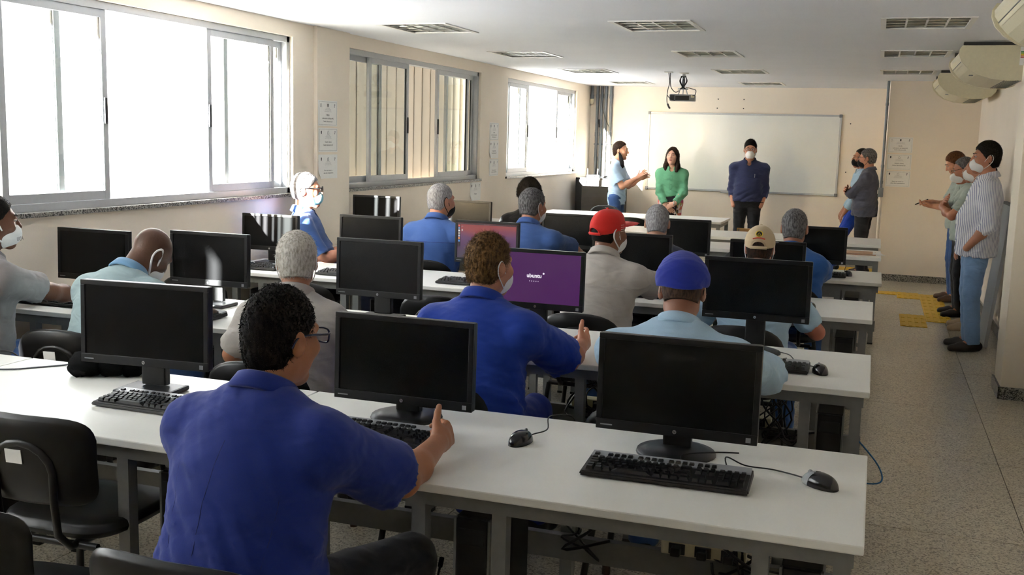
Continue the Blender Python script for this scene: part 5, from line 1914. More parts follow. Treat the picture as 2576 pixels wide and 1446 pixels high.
    F.cone(waist, chest, 0.148 * g, 0.168 * fit, 0.06, flat=(fwd, 0.70))
    F.cone(chest, sc - t2 * 0.02, 0.166 * fit, 0.115 * fit, 0.06, flat=(fwd, 0.66))
    if belly:
        F.ell(waist + fwd * 0.06, V(0.13 * g, 0.06 + belly, 0.14), np.array([rgt, fwd, t]), 0.06)
    F.cone(shL * 0.92 + sc * 0.08 - t2 * 0.012, shR * 0.92 + sc * 0.08 - t2 * 0.012, 0.056 * fit, 0.056 * fit, 0.06)
    F.cone(N - t2 * 0.03, shR, 0.048, 0.054 * fit, 0.05)
    F.cone(N - t2 * 0.03, shL, 0.048, 0.054 * fit, 0.05)
    F.clip((0, 0, hemz), (0, 0, -1))
    for a in A.values():
        if slv <= 1:
            F.cone(a['sh'], a['sh'] + (a['e'] - a['sh']) * slv, 0.060 * fit, 0.064 * fit * shirt.get('flare', 1.0), 0.045, cut_b=True)
        else:
            F.cone(a['sh'], a['e'], 0.058 * fit, 0.050 * fit, 0.045)
            F.cone(a['e'], a['e'] + (a['w'] - a['e']) * (slv - 1), 0.052 * fit, 0.045 * fit, 0.025, cut_b=True)
    F.cone(N + nd * 0.0, N + nd * 0.16, 0.058, 0.056, 0, mode='cut')
    F.ell(N + fwd * 0.075 - t2 * 0.01, V(0.034, 0.06, 0.055 if shirt.get('open', 1) else 0.03), np.array([rgt, fwd, t2]), 0.0, 'cut')
    F.wrinkle(shirt.get('wr', 0.004) * 2.2, 80, seed, hipz, hipz + 0.45)
    so = mesh_from('shirt', [F.mesh('shirt')], SM, root)
    # collar
    if collar:
        cm = shirt.get('collar', SM)
        nn = 30
        prof = [(0.000, -0.022), (-0.004, 0.022), (0.002, 0.031), (0.012, 0.026), (0.026, -0.014), (0.019, -0.02), (0.010, 0.0)]
        vs, fs = [], []
        gap = 0.34
        ca = unit(nd + t2 * 0.4)
        cr = unit(rgt - ca * (ca @ rgt))
        cf = np.cross(ca, cr)
        for k in range(nn + 1):
            th = PI / 2 + gap + (2 * PI - 2 * gap) * k / nn
            ex = max(0.0, math.sin(th))
            for (ro, zo) in prof:
                r_ = 0.066 + ro + 0.006 * ex
                p = N + cr * math.cos(th) * r_ * 1.02 + cf * math.sin(th) * r_ * 1.05 + ca * (zo + 0.014 - 0.028 * ex)
                vs.append(tuple(p))
        m_ = len(prof)
        for k in range(nn):
            for j in range(m_):
                j2 = (j + 1) % m_
                fs.append((k * m_ + j, k * m_ + j2, (k + 1) * m_ + j2, (k + 1) * m_ + j))
        fs.append(tuple(range(m_)))
        fs.append(tuple(nn * m_ + j for j in range(m_)))
        MB().add(vs, fs, True).build('collar', cm, so)
    # ---------------- trousers or skirt, shoes
    if pants is not None:
        pts = [P] + [v for g_ in Lg.values() for v in g_[:3]]
        lo, hi = bounds(pts, 0.18)
        lo[2] = max(lo[2], 0.0)
        F = Field(lo, hi, vb if q != 'near' else 0.009)
        F.cone(P - hr * 0.05, P + hr * 0.05, 0.125 * G, 0.125 * G, 0.0, flat=(fwd, 0.85))
        F.cone(P, P + t * 0.10, 0.138 * G, 0.135 * G, 0.03, flat=(fwd, 0.76), cut_b=True)
        for hp, kn, an, td in Lg.values():
            F.cone(hp, kn, 0.092 * G, 0.068, 0.03)
            F.cone(kn, an + V(0, 0, -0.02), 0.067, 0.060, 0.02, cut_b=True)
        F.wrinkle(0.004, 70, seed + 5)
        mesh_from('trousers', [F.mesh('trousers')], pants, root)
    if skirt is not None:
        lo, hi = bounds([P + t * 0.14, V(0, 0, 0.42)], 0.24)
        F = Field(lo, hi, vb)
        F.cone(P + t * 0.13, P, 0.128, 0.168, 0.02, flat=(fwd, 0.75), cut_a=True)
        F.cone(P, V(0, 0, 0.45), 0.168, 0.14, 0.03, flat=(fwd, 0.78), cut_b=True)
        mesh_from('skirt', [F.mesh('skirt')], skirt, root)
    shm = mat('shoe_%d_%d_%d' % shoes, shoes, 0.4, var=0.06)
    for sd in 'RL':
        hp, kn, an, td = Lg[sd]
        b0 = V(an[0], an[1], 0)
        F = Field(*bounds([b0 - td * 0.1, b0 + td * 0.2, b0 + V(0, 0, 0.11)], 0.06), 0.008)
        F.cone(b0 - td * 0.045 + V(0, 0, 0.045), b0 + td * 0.09 + V(0, 0, 0.035), 0.04, 0.043, 0.0)
        F.cone(b0 + td * 0.09 + V(0, 0, 0.032), b0 + td * 0.17 + V(0, 0, 0.025), 0.042, 0.03, 0.02)
        F.cone(b0 + V(0, 0, 0.05), an + V(0, 0, 0.02), 0.044, 0.04, 0.02)
        F.clip((0, 0, 0.001), (0, 0, -1))
        mesh_from('shoe', [F.mesh('shoe')], shm, root)
    def HP(x_, y_, z_):
        return hc + (HR[0] * x_ + HR[1] * y_ + HR[2] * z_) * head_s
    # ---------------- hair
    if hair:
        HM = hair['mat']
        th = hair.get('thick', 0.008)
        lo, hi = bounds([hc - 0.13, hc + 0.14] + ([HP(0, -0.08, -0.22)] if hair.get('long') else []), 0.05)
        F = Field(lo, hi, vh)
        top = hair.get('top', 0.004)
        F.ell(HP(0, -0.014, 0.036 + top * 0.5), V(0.0745 + th, 0.094 + th, 0.086 + th + top) * head_s, HR, 0.0)
        F.ell(HP(0, -0.035, -0.01), V(0.066 + th * .6, 0.066 + th * .6, 0.075 + th) * head_s, HR, 0.02)
        F.ell(HP(0, -0.042, -0.045), V(0.052 + th * .2, 0.049 + th * .2, 0.05) * head_s, HR, 0.02)
        if hair.get('long'):
            for sx in (-1, 1):
                F.cone(HP(sx * 0.066, -0.01, 0.02), HP(sx * 0.085, 0.01, -0.15), 0.028, 0.034, 0.03)
                F.cone(HP(sx * 0.085, 0.01, -0.13), HP(sx * 0.078, 0.035, -0.205), 0.034, 0.022, 0.02)
            F.cone(HP(0, -0.06, 0), HP(0, -0.06, -0.17), 0.07, 0.075, 0.03, flat=(HR[1], 0.55))
            F.ell(HP(0, 0.085, -0.02), V(0.058, 0.075, 0.108) * head_s, HR, 0, 'cut')
            F.wrinkle(0.004, 120, seed, direction=(1, 0.2, 0.05))
        else:
            hl = hair.get('line', 0.07)
            hn = V(HR[1]) * 0.8 - V(HR[2]) * 0.6
            F.clip(HP(0, hl, 0.07), hn)
            F.clip(HP(0, 0, hair.get('nape', -0.075)), -V(HR[2]) - V(HR[1]) * 0.25)
            for sx in (-1, 1):
                F.ell(HP(sx * 0.088, -0.004, -0.004), V(0.022, 0.026, 0.037) * head_s, HR, 0.0, 'cut')
            F.wrinkle(hair.get('lump', 0.0014), hair.get('lfreq', 150), seed)
        if hair.get('bald'):
            for (bc, br) in hair['bald']:
                F.ell(HP(*bc), V(br) * head_s, HR, 0.0, 'cut')
        if hair.get('bun'):
            F.ell(HP(*hair['bun']), V(0.034, 0.03, 0.032), HR, 0.015)
        if hair.get('blobs'):
            rnd = np.random.RandomState(seed + 3)
            for _ in range(hair['blobs']):
                v = unit(rnd.normal(0, 1, 3))
                if v[2] < -0.35 or v[1] > 0.55:
                    continue
                F.ell(HP(v[0] * 0.085, -0.014 + v[1] * 0.1, 0.036 + v[2] * 0.1), V(0.024, 0.024, 0.024) * rnd.uniform(0.7, 1.25), None, 0.006)
        pts, qd = F.mesh('hair')
        pl = [(pts, qd)]
        if hair.get('n', 1800) and len(qd):
            pl.append(strands(pts, qd, int(1.7 * hair.get('n', 1800)), hair.get('len', 0.014), seed, HR[2], HR[1] * hair.get('comb', 0.0) - HR[2] * hair.get('fall', 0.3), hair.get('rough', 0.4), hair.get('w', 0.0007), hair.get('lift', 0.35)))
        mesh_from('hair', pl, HM, root)
    # ---------------- hats
    if hat:
        kind = hat['kind']
        lo, hi = bounds([hc - 0.16, hc + 0.2], 0.06)
        F = Field(lo, hi, vh)
        if kind == 'cap':
            F.ell(HP(0, -0.012, 0.036), V(0.088, 0.107, 0.103) * head_s, HR, 0.0)
            F.cone(HP(0, 0.045, 0.055), HP(0, 0.05, 0.085), 0.05, 0.04, 0.03)
            F.clip(HP(0, -0.1, hat.get('low', -0.005)), -V(HR[2]) + V(HR[1]) * 0.22)
            F.ell(HP(0, -0.115, 0.012), V(0.034, 0.05, 0.024), HR, 0.0, 'cut')
            cap = mesh_from('cap', [F.mesh('cap')], hat['mat'], root)
            F = Field(lo, hi, 0.005)
            F.cone(HP(-0.03, 0.09, 0.046), HP(0.03, 0.09, 0.046), 0.062, 0.062, 0.0, flat=(HR[2] - HR[1] * 0.12, 0.085))
            F.cone(HP(-0.025, 0.135, 0.05), HP(0.025, 0.135, 0.05), 0.055, 0.055, 0.02, flat=(HR[2] - HR[1] * 0.12, 0.085))
            mesh_from('visor', [F.mesh('visor')], hat.get('visor', hat['mat']), cap)
            MB().lathe([(0.0001, 0.006), (0.007, 0.004), (0.009, 0.0), (0.0001, -0.002)], n=10).build('button', hat.get('button', hat['mat']), cap, tuple(HP(0, -0.012, 0.139)))
            MB().tube([tuple(HP(0.037 * math.cos(a), -0.012 - 0.107 * math.sqrt(max(0, 1 - (0.037 * math.cos(a) / .088) ** 2 - ((0.012 + 0.028 * math.sin(a) - .036) / .103) ** 2)), 0.012 + 0.028 * math.sin(a))) for a in [PI * k / 12 for k in range(13)]], 0.003, 6).build('opening_trim', hat['mat'], cap)
            st = []
            for k in range(11):
                xx = -0.045 + 0.009 * k
                st.append(tuple(HP(xx, -0.012 - 0.1085 * math.sqrt(max(0, 1 - (xx / .0885) ** 2 - 0.06)), 0.004)))
            MB().tube(st, 0.0085, 6).build('back_strap', hat['mat'], cap)
        else:   # soft flat beret
            F.ell(HP(0.0, -0.015, 0.055), V(0.094, 0.112, 0.066), rot_axes(head[0], head[1] - 0.25, 0.05), 0.0)
            F.ell(HP(0, -0.01, 0.05), V(0.084, 0.104, 0.098), HR, 0.02)
            F.cone(HP(0, -0.05, 0.03), HP(0, 0.02, 0.05), 0.084, 0.08, 0.03)
            F.clip(HP(0, -0.1, 0.012), -V(HR[2]) + V(HR[1]) * 0.10)
            F.wrinkle(0.005, 60, seed)
            cap = mesh_from('cap', [F.mesh('cap')], hat['mat'], root)
            F = Field(lo, hi, 0.006)
            F.cone(HP(0.03, 0.07, 0.035), HP(-0.03, 0.07, 0.035), 0.055, 0.055, 0.0, flat=(HR[2] + HR[1] * 0.2, 0.12))
            mesh_from('visor', [F.mesh('visor')], hat['mat'], cap)
        if hat.get('deco'):
            hat['deco'](cap, HP, HR)
    # ---------------- mask
    if mask:
        MM = mask['mat']
        lo, hi = bounds([HP(-0.09, 0, -0.13), HP(0.09, 0.15, 0.02), HP(0, 0.14, -0.14), HP(0, 0.0, 0.03)], 0.04)
        F = Field(lo, hi, min(vh, 0.0065))
        dz = mask.get('drop', 0.0)
        F.ell(HP(0, 0.034, -0.058 - dz), V(0.0615, 0.080, 0.062) * head_s, HR, 0.0)
        if mask.get('cone'):
            F.ell(HP(0, 0.085, -0.05 - dz), V(0.045, 0.058, 0.05) * head_s, HR, 0.03)
        else:
            F.ell(HP(0, 0.066, -0.046 - dz), V(0.044, 0.054, 0.05) * head_s, HR, 0.025)
        F.clip(HP(0, 0.02, -0.03), -V(HR[1]))
        F.clip(HP(0, 0.11, -0.004 - dz), V(HR[2]) - V(HR[1]) * 0.25)
        F.clip(HP(0, 0.06, -0.126 - dz), -V(HR[2]) - V(HR[1]) * 0.12)
        mo = mesh_from('face_mask', [F.mesh('mask')], MM, root)
        if mask.get('straps', True):
            for sx in (-1, 1):
                s1 = [HP(sx * 0.064, 0.03, -0.032), HP(sx * 0.077, 0.008, 0.006), HP(sx * 0.083, -0.014, 0.034), HP(sx * 0.085, -0.034, 0.012), HP(sx * 0.082, -0.03, -0.022), HP(sx * 0.074, 0.0, -0.06), HP(sx * 0.06, 0.028, -0.085)]
                MB().tube(bez([tuple(p) for p in s1], 4), mask.get('sw', 0.0022), 6).build('ear_loop', MM, mo)
        if mask.get('deco'):
            mask['deco'](mo, HP, HR)
    # ---------------- glasses
    if glasses:
        GM = glasses['mat']
        go = None
        fr = MB()
        for sx in (-1, 1):
            ring = []
            for k in range(16):
                a = 2 * PI * k / 16
                cx_, cz_ = math.copysign(abs(math.cos(a)) ** 0.6, math.cos(a)), math.copysign(abs(math.sin(a)) ** 0.6, math.sin(a))
                ring.append(tuple(HP(sx * 0.033 + 0.026 * cx_, 0.116 - 0.004 * abs(cx_), 0.012 + 0.019 * cz_)))
            fr.tube(ring, glasses.get('r', 0.0019), 6, closed=True)
        fr.tube([tuple(HP(-0.009, 0.117, 0.018)), tuple(HP(0, 0.120, 0.02)), tuple(HP(0.009, 0.117, 0.018))], 0.0018, 6)
        go = fr.build('glasses', GM, root)
        for sx in (-1, 1):
            MB().tube(bez([tuple(HP(sx * 0.059, 0.112, 0.02)), tuple(HP(sx * 0.072, 0.09, 0.02)), tuple(HP(sx * 0.081, 0.02, 0.022)), tuple(HP(sx * 0.082, -0.02, 0.015)), tuple(HP(sx * 0.08, -0.035, -0.01))], 4), glasses.get('tr', 0.0022), 6).build('temple', GM, go)
            ring = [tuple(HP(sx * 0.033 + 0.025 * math.copysign(abs(math.cos(a)) ** 0.6, math.cos(a)), 0.1155, 0.012 + 0.018 * math.copysign(abs(math.sin(a)) ** 0.6, math.sin(a)))) for a in [2 * PI * k / 16 for k in range(16)]]
            MB().add(ring, [tuple(range(16))]).build('lens', glasses.get('lens', LENS), go)
    # ---------------- eyes, brows, lips
    if eyes:
        for sx in (-1, 1):
            F = Field(*bounds([HP(sx * 0.031, 0.088, 0.013)], 0.02), 0.003)
            F.ell(HP(sx * 0.031, 0.0855, 0.013), V(0.0125, 0.0115, 0.0058) * head_s, HR, 0.0)
            eo = mesh_from('eye', [F.mesh('e')], EYE_W, root)
            F = Field(*bounds([HP(sx * 0.031, 0.095, 0.013)], 0.02), 0.0022)
            F.ell(HP(sx * 0.031, 0.0935, 0.0128), V(0.0056, 0.0048, 0.0050) * head_s, HR, 0.0)
            mesh_from('iris', [F.mesh('i')], EYE_D, eo)
            MB().tube(bez([tuple(HP(sx * 0.014, 0.0975, 0.034)), tuple(HP(sx * 0.03, 0.0955, 0.04)), tuple(HP(sx * 0.048, 0.083, 0.035))], 3), [0.003, 0.003, 0.003, 0.003, 0.003, 0.0025, 0.001], 5).build('eyebrow', BROW, root)
    if mouth:
        for dz_ in (-0.0545, -0.0625):
            MB().tube(bez([tuple(HP(-0.021, 0.089, -0.058)), tuple(HP(-0.01, 0.097, dz_)), tuple(HP(0, 0.0985, dz_)), tuple(HP(0.01, 0.097, dz_)), tuple(HP(0.021, 0.089, -0.058))], 3), 0.0038, 6).build('lip', LIP, root)
    return root, dict(HP=HP, HR=HR, hc=hc, N=N, P=P, A=A, shirt=so, Lg=Lg, rgt=rgt, fwd=fwd, t=t, body=body)

from mathutils.bvhtree import BVHTree
def seam(rig, pts, r=0.0014, m=None, name='seam', from_back=True, lift=0.0004):
    """a stitched seam laid on the back (or front) of a shirt; pts are local (x, z)"""
    so = rig['shirt']
    if 'bvh' not in rig:
        me = so.data
        rig['bvh'] = BVHTree.FromPolygons([v.co.copy() for v in me.vertices], [tuple(p.vertices) for p in me.polygons])
    out = []
    for k in range(len(pts) - 1):
        n = 10
        for j in range(n + (1 if k == len(pts) - 2 else 0)):
            u = j / n
            xx, zz = pts[k][0] * (1 - u) + pts[k + 1][0] * u, pts[k][1] * (1 - u) + pts[k + 1][1] * u
            h = rig['bvh'].ray_cast(Vector((xx, -1.5 if from_back else 1.5, zz)), Vector((0, 1 if from_back else -1, 0)))
            if h[0] is not None:
                out.append(h[0] + h[1] * lift)
    if len(out) > 2:
        MB().tube(out, r, 5).build(name, m or mat('dark_thread', (20, 34, 96), 0.8), so)

def placket(rig, z0, z1, button, thread, n=6):
    """button strip down the front of a shirt"""
    for xx in (-0.016, 0.016):
        seam(rig, [(xx, z1), (xx, (z0 + z1) / 2), (xx, z0)], 0.0011, thread, 'placket_seam', False)
    for k in range(n):
        zz_ = z1 - 0.02 - (z1 - z0 - 0.04) * k / (n - 1)
        h = rig['bvh'].ray_cast(Vector((0, 1.5, zz_)), Vector((0, -1, 0)))
        if h[0] is not None:
            MB().lathe([(0.0001, -0.0015), (0.005, -0.001), (0.0055, 0.001), (0.0001, 0.002)], n=10, axis='Y').build('button', button, rig['shirt'], h[0])
# ------------------------------------------------------------------ the people
C_WORK = cloth('royal_blue_twill', (28, 47, 126), bump=0.5, bscale=9)
C_WORK2 = cloth('bright_blue_twill', (25, 56, 146), bump=0.5, bscale=9)
C_BLUE = cloth('mid_blue_cotton', (58, 88, 146), bump=0.45, bscale=9)
C_BLUE2 = cloth('denim_blue_cotton', (58, 86, 140), bump=0.45, bscale=9)
C_BLUE3 = cloth('clear_blue_cotton', (42, 88, 152), bump=0.45, bscale=9)
C_GREY = cloth('grey_jersey', (122, 116, 115), bump=0.4)
C_GREY2 = cloth('pale_grey_jersey', (164, 158, 152), bump=0.4)
C_GREY3 = cloth('warm_grey_jersey', (180, 173, 165), bump=0.4)
C_TEAL = cloth('pale_teal_jersey', (142, 162, 166), bump=0.4)
C_TEALC = cloth('blue_collar_knit', (110, 150, 184), bump=0.2)
C_SKY = cloth('light_blue_jersey', (164, 192, 214), bump=0.4)
C_NAVY = cloth('navy_jersey', (30, 33, 54), bump=0.3)
C_NAVY2 = cloth('navy_poplin', (44, 50, 84), bump=0.4)
C_BLACK = cloth('black_jersey', (22, 22, 26), bump=0.3)
C_PALE = cloth('pale_blue_polo', (172, 200, 230), bump=0.35)
C_GREEN = cloth('green_chiffon', (104, 168, 128), bump=0.45, bscale=12)
C_STRIPE = cloth('white_striped_poplin', (222, 222, 228), bump=0.4, stripes={'axis': 'Y', 'scale': 26, 'rgb': (128, 134, 164), 'pos': 0.7})
C_SAGE = cloth('sage_cotton', (164, 176, 168), bump=0.4)
C_CHAR = cloth('charcoal_chambray', (76, 78, 92), bump=0.4)
C_JEANS = cloth('blue_denim', (58, 88, 138), bump=0.3, var=0.12)
C_JEANSL = cloth('light_denim', (124, 156, 196), bump=0.35, var=0.12)
C_JEANSB = cloth('bright_blue_trouser', (26, 64, 170), bump=0.3)
C_DARK = cloth('dark_trouser', (30, 31, 36), bump=0.3)
C_WHITE = cloth('white_mask_cloth', (232, 232, 232), bump=0.2, weave=700)
C_SURG = cloth('surgical_mask', (150, 206, 220), bump=0.25, weave=700)
C_BMASK = cloth('black_mask_cloth', (18, 18, 20), bump=0.2, weave=700)
C_RED = cloth('red_cap_cotton', (206, 40, 34), bump=0.12)
C_TAN = cloth('tan_cap_cotton', (190, 170, 138), bump=0.15)
C_VISG = cloth('grey_cap_visor', (96, 94, 104), bump=0.1)
C_BERET = cloth('royal_blue_felt', (36, 50, 146), bump=0.35, bscale=14)
H_BLACK = hair_mat('black_hair', (12, 10, 9), (30, 24, 20))
H_BROWN = hair_mat('brown_greying_hair', (62, 42, 24), (128, 98, 62))
H_WHITE = hair_mat('white_hair', (150, 142, 130), (206, 202, 194), 0.45)
H_GREY = hair_mat('grey_hair', (66, 64, 64), (122, 120, 120))
H_GREYL = hair_mat('light_grey_hair', (122, 120, 122), (170, 168, 170))
H_DBROWN = hair_mat('dark_brown_hair', (26, 17, 12), (58, 38, 26))
H_STUB = hair_mat('dark_stubble', (46, 34, 28), (86, 66, 54))
H_CHEST = hair_mat('reddish_brown_hair', (70, 42, 26), (116, 76, 48))
FR_BLUE = mat('dark_blue_acetate', (26, 30, 62), 0.25)
FR_BLACK = mat('black_acetate', (18, 17, 17), 0.25)
FR_GOLD = mat('thin_metal_frame', (120, 110, 96), 0.25, 0.9)
JEANS_SEAT = C_JEANS

def sit(x, y, row_label=None, **k):
    return person(k.pop('label'), x, y, k.pop('rz', 0.0), **k)

SEATZ = 0.466
# --- nearest row: man in dark blue work shirt
place_chair(-1.29, 1.91, -0.02, 'square', 'black chair of the man in the dark blue work shirt, nearest row')
r1, g1 = person('man in a royal blue work shirt and glasses seated at the nearest table', -1.365, 2.0, 0.0, q='near', seatz=SEATZ - 0.01, H=0.968, G=1.12, lean=0.28, head_s=0.96, sh_w=0.198, twist=-0.10, hunch=0.12,
    head=(-0.28, -0.10, 0.02), skin=(158, 106, 76), hair=dict(mat=H_BLACK, thick=0.005, top=0.010, n=5200, len=0.010, comb=0.25, rough=0.5, fall=0.35, nape=-0.1, lump=0.003, bald=[((0.012, -0.10, 0.105), (0.010, 0.014, 0.010))]),
    shirt=dict(mat=C_WORK, sleeve=0.80, fit=1.16, flare=1.22, wr=0.0055, hem=-0.02), pants=C_DARK, glasses=dict(mat=FR_BLUE, r=0.0026, tr=0.0032),
    arms={'R': dict(w=(-1.12, 2.635, 0.79), e=(-1.10, 2.36, 0.765), world=True, pole=(0.5, -0.3, -1), f=(-0.02, 0.98, 0.1), b=(0.94, 0.0, 0.3), curl=0.85, thumb=-0.1),
          'L': dict(w=(-1.53, 2.62, 0.775), world=True, pole=(-0.5, -0.3, -1), f=(0.35, 0.9, 0.0), b=(0, 0, 1), curl=0.35)},
    legs={'R': dict(k=(0.26, 0.42, 0.53), a=(0.27, 0.40, 0.085)), 'L': dict(k=(-0.16, 0.42, 0.53), a=(-0.18, 0.5, 0.085))}, seed=1)
zz = 0.55
seam(g1, [(0.0, zz + 0.40), (-0.03, zz + 0.25), (-0.04, zz), ], 0.0011)
seam(g1, [(-0.13, zz + 0.34), (-0.125, zz + 0.1), (-0.12, zz)], 0.0008)
seam(g1, [(0.15, zz + 0.3), (0.13, zz + 0.1), (0.12, zz)], 0.0008)

# --- second row
place_chair(-3.98, 3.72, -0.2, 'round', 'black chair of the man in grey, window end, second row')
def uca(mo, HP, HR):
    t_ = text_mesh('UCA', 0.026, INK, 'print', mo)
    M_ = Matrix((( HR[0][0], HR[2][0], HR[1][0]), (HR[0][1], HR[2][1], HR[1][1]), (HR[0][2], HR[2][2], HR[1][2])))
    out = unit(HR[0] * 0.62 + HR[1] * 0.78)
    tx = unit(np.cross(HR[2], out))
    up = np.cross(out, tx)
    Mx = Matrix(((tx[0], up[0], out[0]), (tx[1], up[1], out[1]), (tx[2], up[2], out[2])))
    t_.rotation_euler = Mx.to_euler()
    t_.location = tuple(HP(0.045, 0.108, -0.072))
person('man in a grey polo and printed white mask by the window, second row', -3.885, 3.68, -0.35, q='mid', seatz=SEATZ, H=1.0, lean=0.10, twist=0.0, head=(-0.32, -0.02, 0), skin=(104, 68, 50),
    hair=dict(mat=H_BLACK, thick=0.007, n=1600, len=0.008), shirt=dict(mat=C_GREY, sleeve=0.72, fit=1.05, flare=1.12), pants=C_JEANS,
    mask=dict(mat=C_WHITE, deco=uca, sw=0.0045), eyes=True, arms={'R': dict(w=(-3.70, 4.28, 0.775), world=True, pole=(0.9, -0.3, -0.3), f=(-0.6, 0.75, 0)), 'L': dict(w=(-4.0, 4.28, 0.775), world=True)}, seed=2)
place_chair(-3.29, 3.74, 0.12, 'round', 'black chair with rounded back of the bald man, second row')
person('bald man in a pale teal polo bending over his keyboard, second row', -3.14, 3.62, -0.05, q='mid', seatz=SEATZ, H=0.96, G=1.12, lean=0.34, hunch=0.5, head=(-0.22, -0.75, 0.15), head_s=0.97, skin=(88, 61, 46), neck_l=-0.005,
    shirt=dict(mat=C_TEAL, collar=C_TEALC, sleeve=0.72, fit=1.08, flare=1.1), pants=C_JEANS, mask=dict(mat=C_WHITE, sw=0.005),
    arms={'R': dict(w=(-3.02, 4.22, 0.78), world=True, pole=(0.9, -0.2, 0.0)), 'L': dict(w=(-3.36, 4.22, 0.78), world=True)}, seed=3)
place_chair(-2.19, 3.56, 0.1, 'round', 'black chair of the white-haired man, second row')
person('white-haired man in a pale grey polo seen from behind, second row', -2.20, 3.60, 0.22, q='mid', seatz=SEATZ, H=0.87, G=1.05, lean=0.24, head=(0.25, -0.05, 0), head_s=0.97, skin=(160, 110, 82), sh_w=0.19,
    hair=dict(mat=H_WHITE, thick=0.010, n=3200, len=0.014, comb=-0.1, line=0.075), shirt=dict(mat=C_GREY2, sleeve=0.75, fit=1.08, flare=1.1, wr=0.005), pants=C_DARK,
    mask=dict(mat=C_WHITE), seed=4)
place_chair(-1.47, 3.58, 0.06, 'round', 'black chair of the brown-haired man in bright blue, second row')
r5, g5 = person('brown-haired man in a bright blue work shirt reaching to his mouse, second row', -1.40, 3.58, 0.0, q='near', seatz=SEATZ, H=0.955, G=1.14, lean=0.28, sh_w=0.2, head_s=0.94, twist=-0.12, head=(-0.42, -0.02, 0), skin=(180, 124, 96),
    hair=dict(mat=H_BROWN, thick=0.006, top=0.012, n=5200, len=0.018, comb=0.25, rough=0.6, fall=0.0, lump=0.004), shirt=dict(mat=C_WORK2, sleeve=0.84, fit=1.12, flare=1.24, wr=0.006, hem=-0.02), pants=C_WORK,
    mask=dict(mat=C_WHITE), arms={'R': dict(w=(-1.13, 4.20, 0.79), e=(-1.11, 3.93, 0.775), world=True, pole=(0.5, -0.3, -1), f=(0.02, 0.97, 0.14), b=(0.95, -0.05, 0.2), curl=[0.25, 0.85, 0.95, 1.0], thumb=-0.15), 'L': dict(w=(-1.62, 4.2, 0.775), world=True)}, seed=5)
seam(g5, [(0.0, 0.98), (0.0, 0.80), (0.0, 0.55)], 0.001)
place_chair(-0.66, 3.52, 0.0, 'round', 'black chair of the man in the blue beret, second row')
person('man in a light blue polo and royal blue beret, second row by the aisle', -0.63, 3.52, 0.0, q='near', seatz=SEATZ, H=0.90, G=1.3, lean=0.28, hunch=0.2, head=(0.10, -0.16, 0), skin=(142, 96, 74), sh_w=0.235, head_s=0.96,
    hair=dict(mat=H_STUB, thick=0.0012, n=300, len=0.003, nape=-0.05), hat=dict(kind='beret', mat=C_BERET), shirt=dict(mat=C_SKY, sleeve=0.9, fit=1.16, flare=1.1, wr=0.005), pants=C_JEANS,
    glasses=dict(mat=FR_GOLD, r=0.0014, tr=0.0016), arms={'R': dict(w=(-0.42, 4.24, 0.775), e=(-0.335, 4.02, 0.775), world=True, f=(-0.5, 0.8, 0)), 'L': dict(w=(-0.86, 4.2, 0.775), world=True)}, seed=6)

# --- third row
def red_print(cap, HP, HR):
    wm = mat('white_thread', (232, 214, 208), 0.7)
    for k in range(4):
        pts = []
        for j in range(6):
            y_ = 0.015 + j * 0.008
            z_ = 0.052 - k * 0.012
            xx = 0.0885 * math.sqrt(max(0.01, 1 - ((y_ + 0.012) / 0.1075) ** 2 - ((z_ - 0.036) / 0.1035) ** 2))
            pts.append(tuple(HP(xx, y_, z_)))
        MB().tube(pts, 0.0013, 4).build('lettering', wm, cap)
def tan_print(cap, HP, HR):
    ye, bk, rd = mat('yellow_thread', (220, 190, 40), 0.7), mat('black_thread', (24, 22, 20), 0.7), mat('red_thread', (206, 62, 40), 0.7)
    def on(xx, zz_, o=0.0):
        yy = -0.012 - (0.1075 + o) * math.sqrt(max(0.01, 1 - (xx / 0.0885) ** 2 - ((zz_ - 0.036) / 0.1035) ** 2))
        return tuple(HP(xx, yy, zz_))
    MB().tube([on(0.019 * math.cos(a), 0.083 + 0.017 * math.sin(a), 0.0006) for a in [2 * PI * k / 20 for k in range(20)]], 0.0022, 5, closed=True).build('emblem_ring', ye, cap)
    vs = [on(0, 0.083, 0.001)] + [on(0.0165 * math.cos(a), 0.083 + 0.0145 * math.sin(a), 0.001) for a in [2 * PI * k / 20 for k in range(20)]]
    MB().add(vs, [(0, 1 + k, 1 + (k + 1) % 20) for k in range(20)]).build('emblem_disc', bk, cap)
    for t_ in ([(-.009, .075), (0, .091), (.009, .075)], [(-.009, .075), (.009, .075), (.005, .083)]):
        MB().tube([on(a, b, 0.002) for a, b in t_], 0.0013, 4).build('emblem_mark', ye, cap)
    MB().tube([on(-0.034 + 0.0068 * k, 0.060 - 0.00025 * (k - 5) ** 2, 0.0006) for k in range(11)], 0.003, 5).build('lettering', rd, cap)
place_chair(-1.36, 5.22, 0.0, 'round', 'black chair of the man in the red cap, third row')
person('man in a red cap and light grey polo seated in the third row', -1.35, 5.22, -0.05, q='mid', seatz=SEATZ, H=0.985, G=1.1, lean=0.30, hunch=0.15, head=(-0.55, 0.02, 0), skin=(128, 86, 62), head_s=0.95, sh_w=0.19,
    hair=dict(mat=H_BLACK, thick=0.003, n=600, len=0.004, nape=-0.06), hat=dict(kind='cap', mat=C_RED, deco=red_print), shirt=dict(mat=C_GREY3, sleeve=0.78, fit=1.08, flare=1.15, wr=0.005), pants=C_JEANS,
    mask=dict(mat=C_WHITE, sw=0.004), arms={'R': dict(w=(-1.05, 5.93, 0.775), world=True, pole=(0.95, -0.1, -0.2)), 'L': dict(w=(-1.5, 5.95, 0.775), world=True)}, seed=7)
place_chair(-0.57, 5.24, 0.0, 'round', 'black chair of the man in the tan cap, third row')
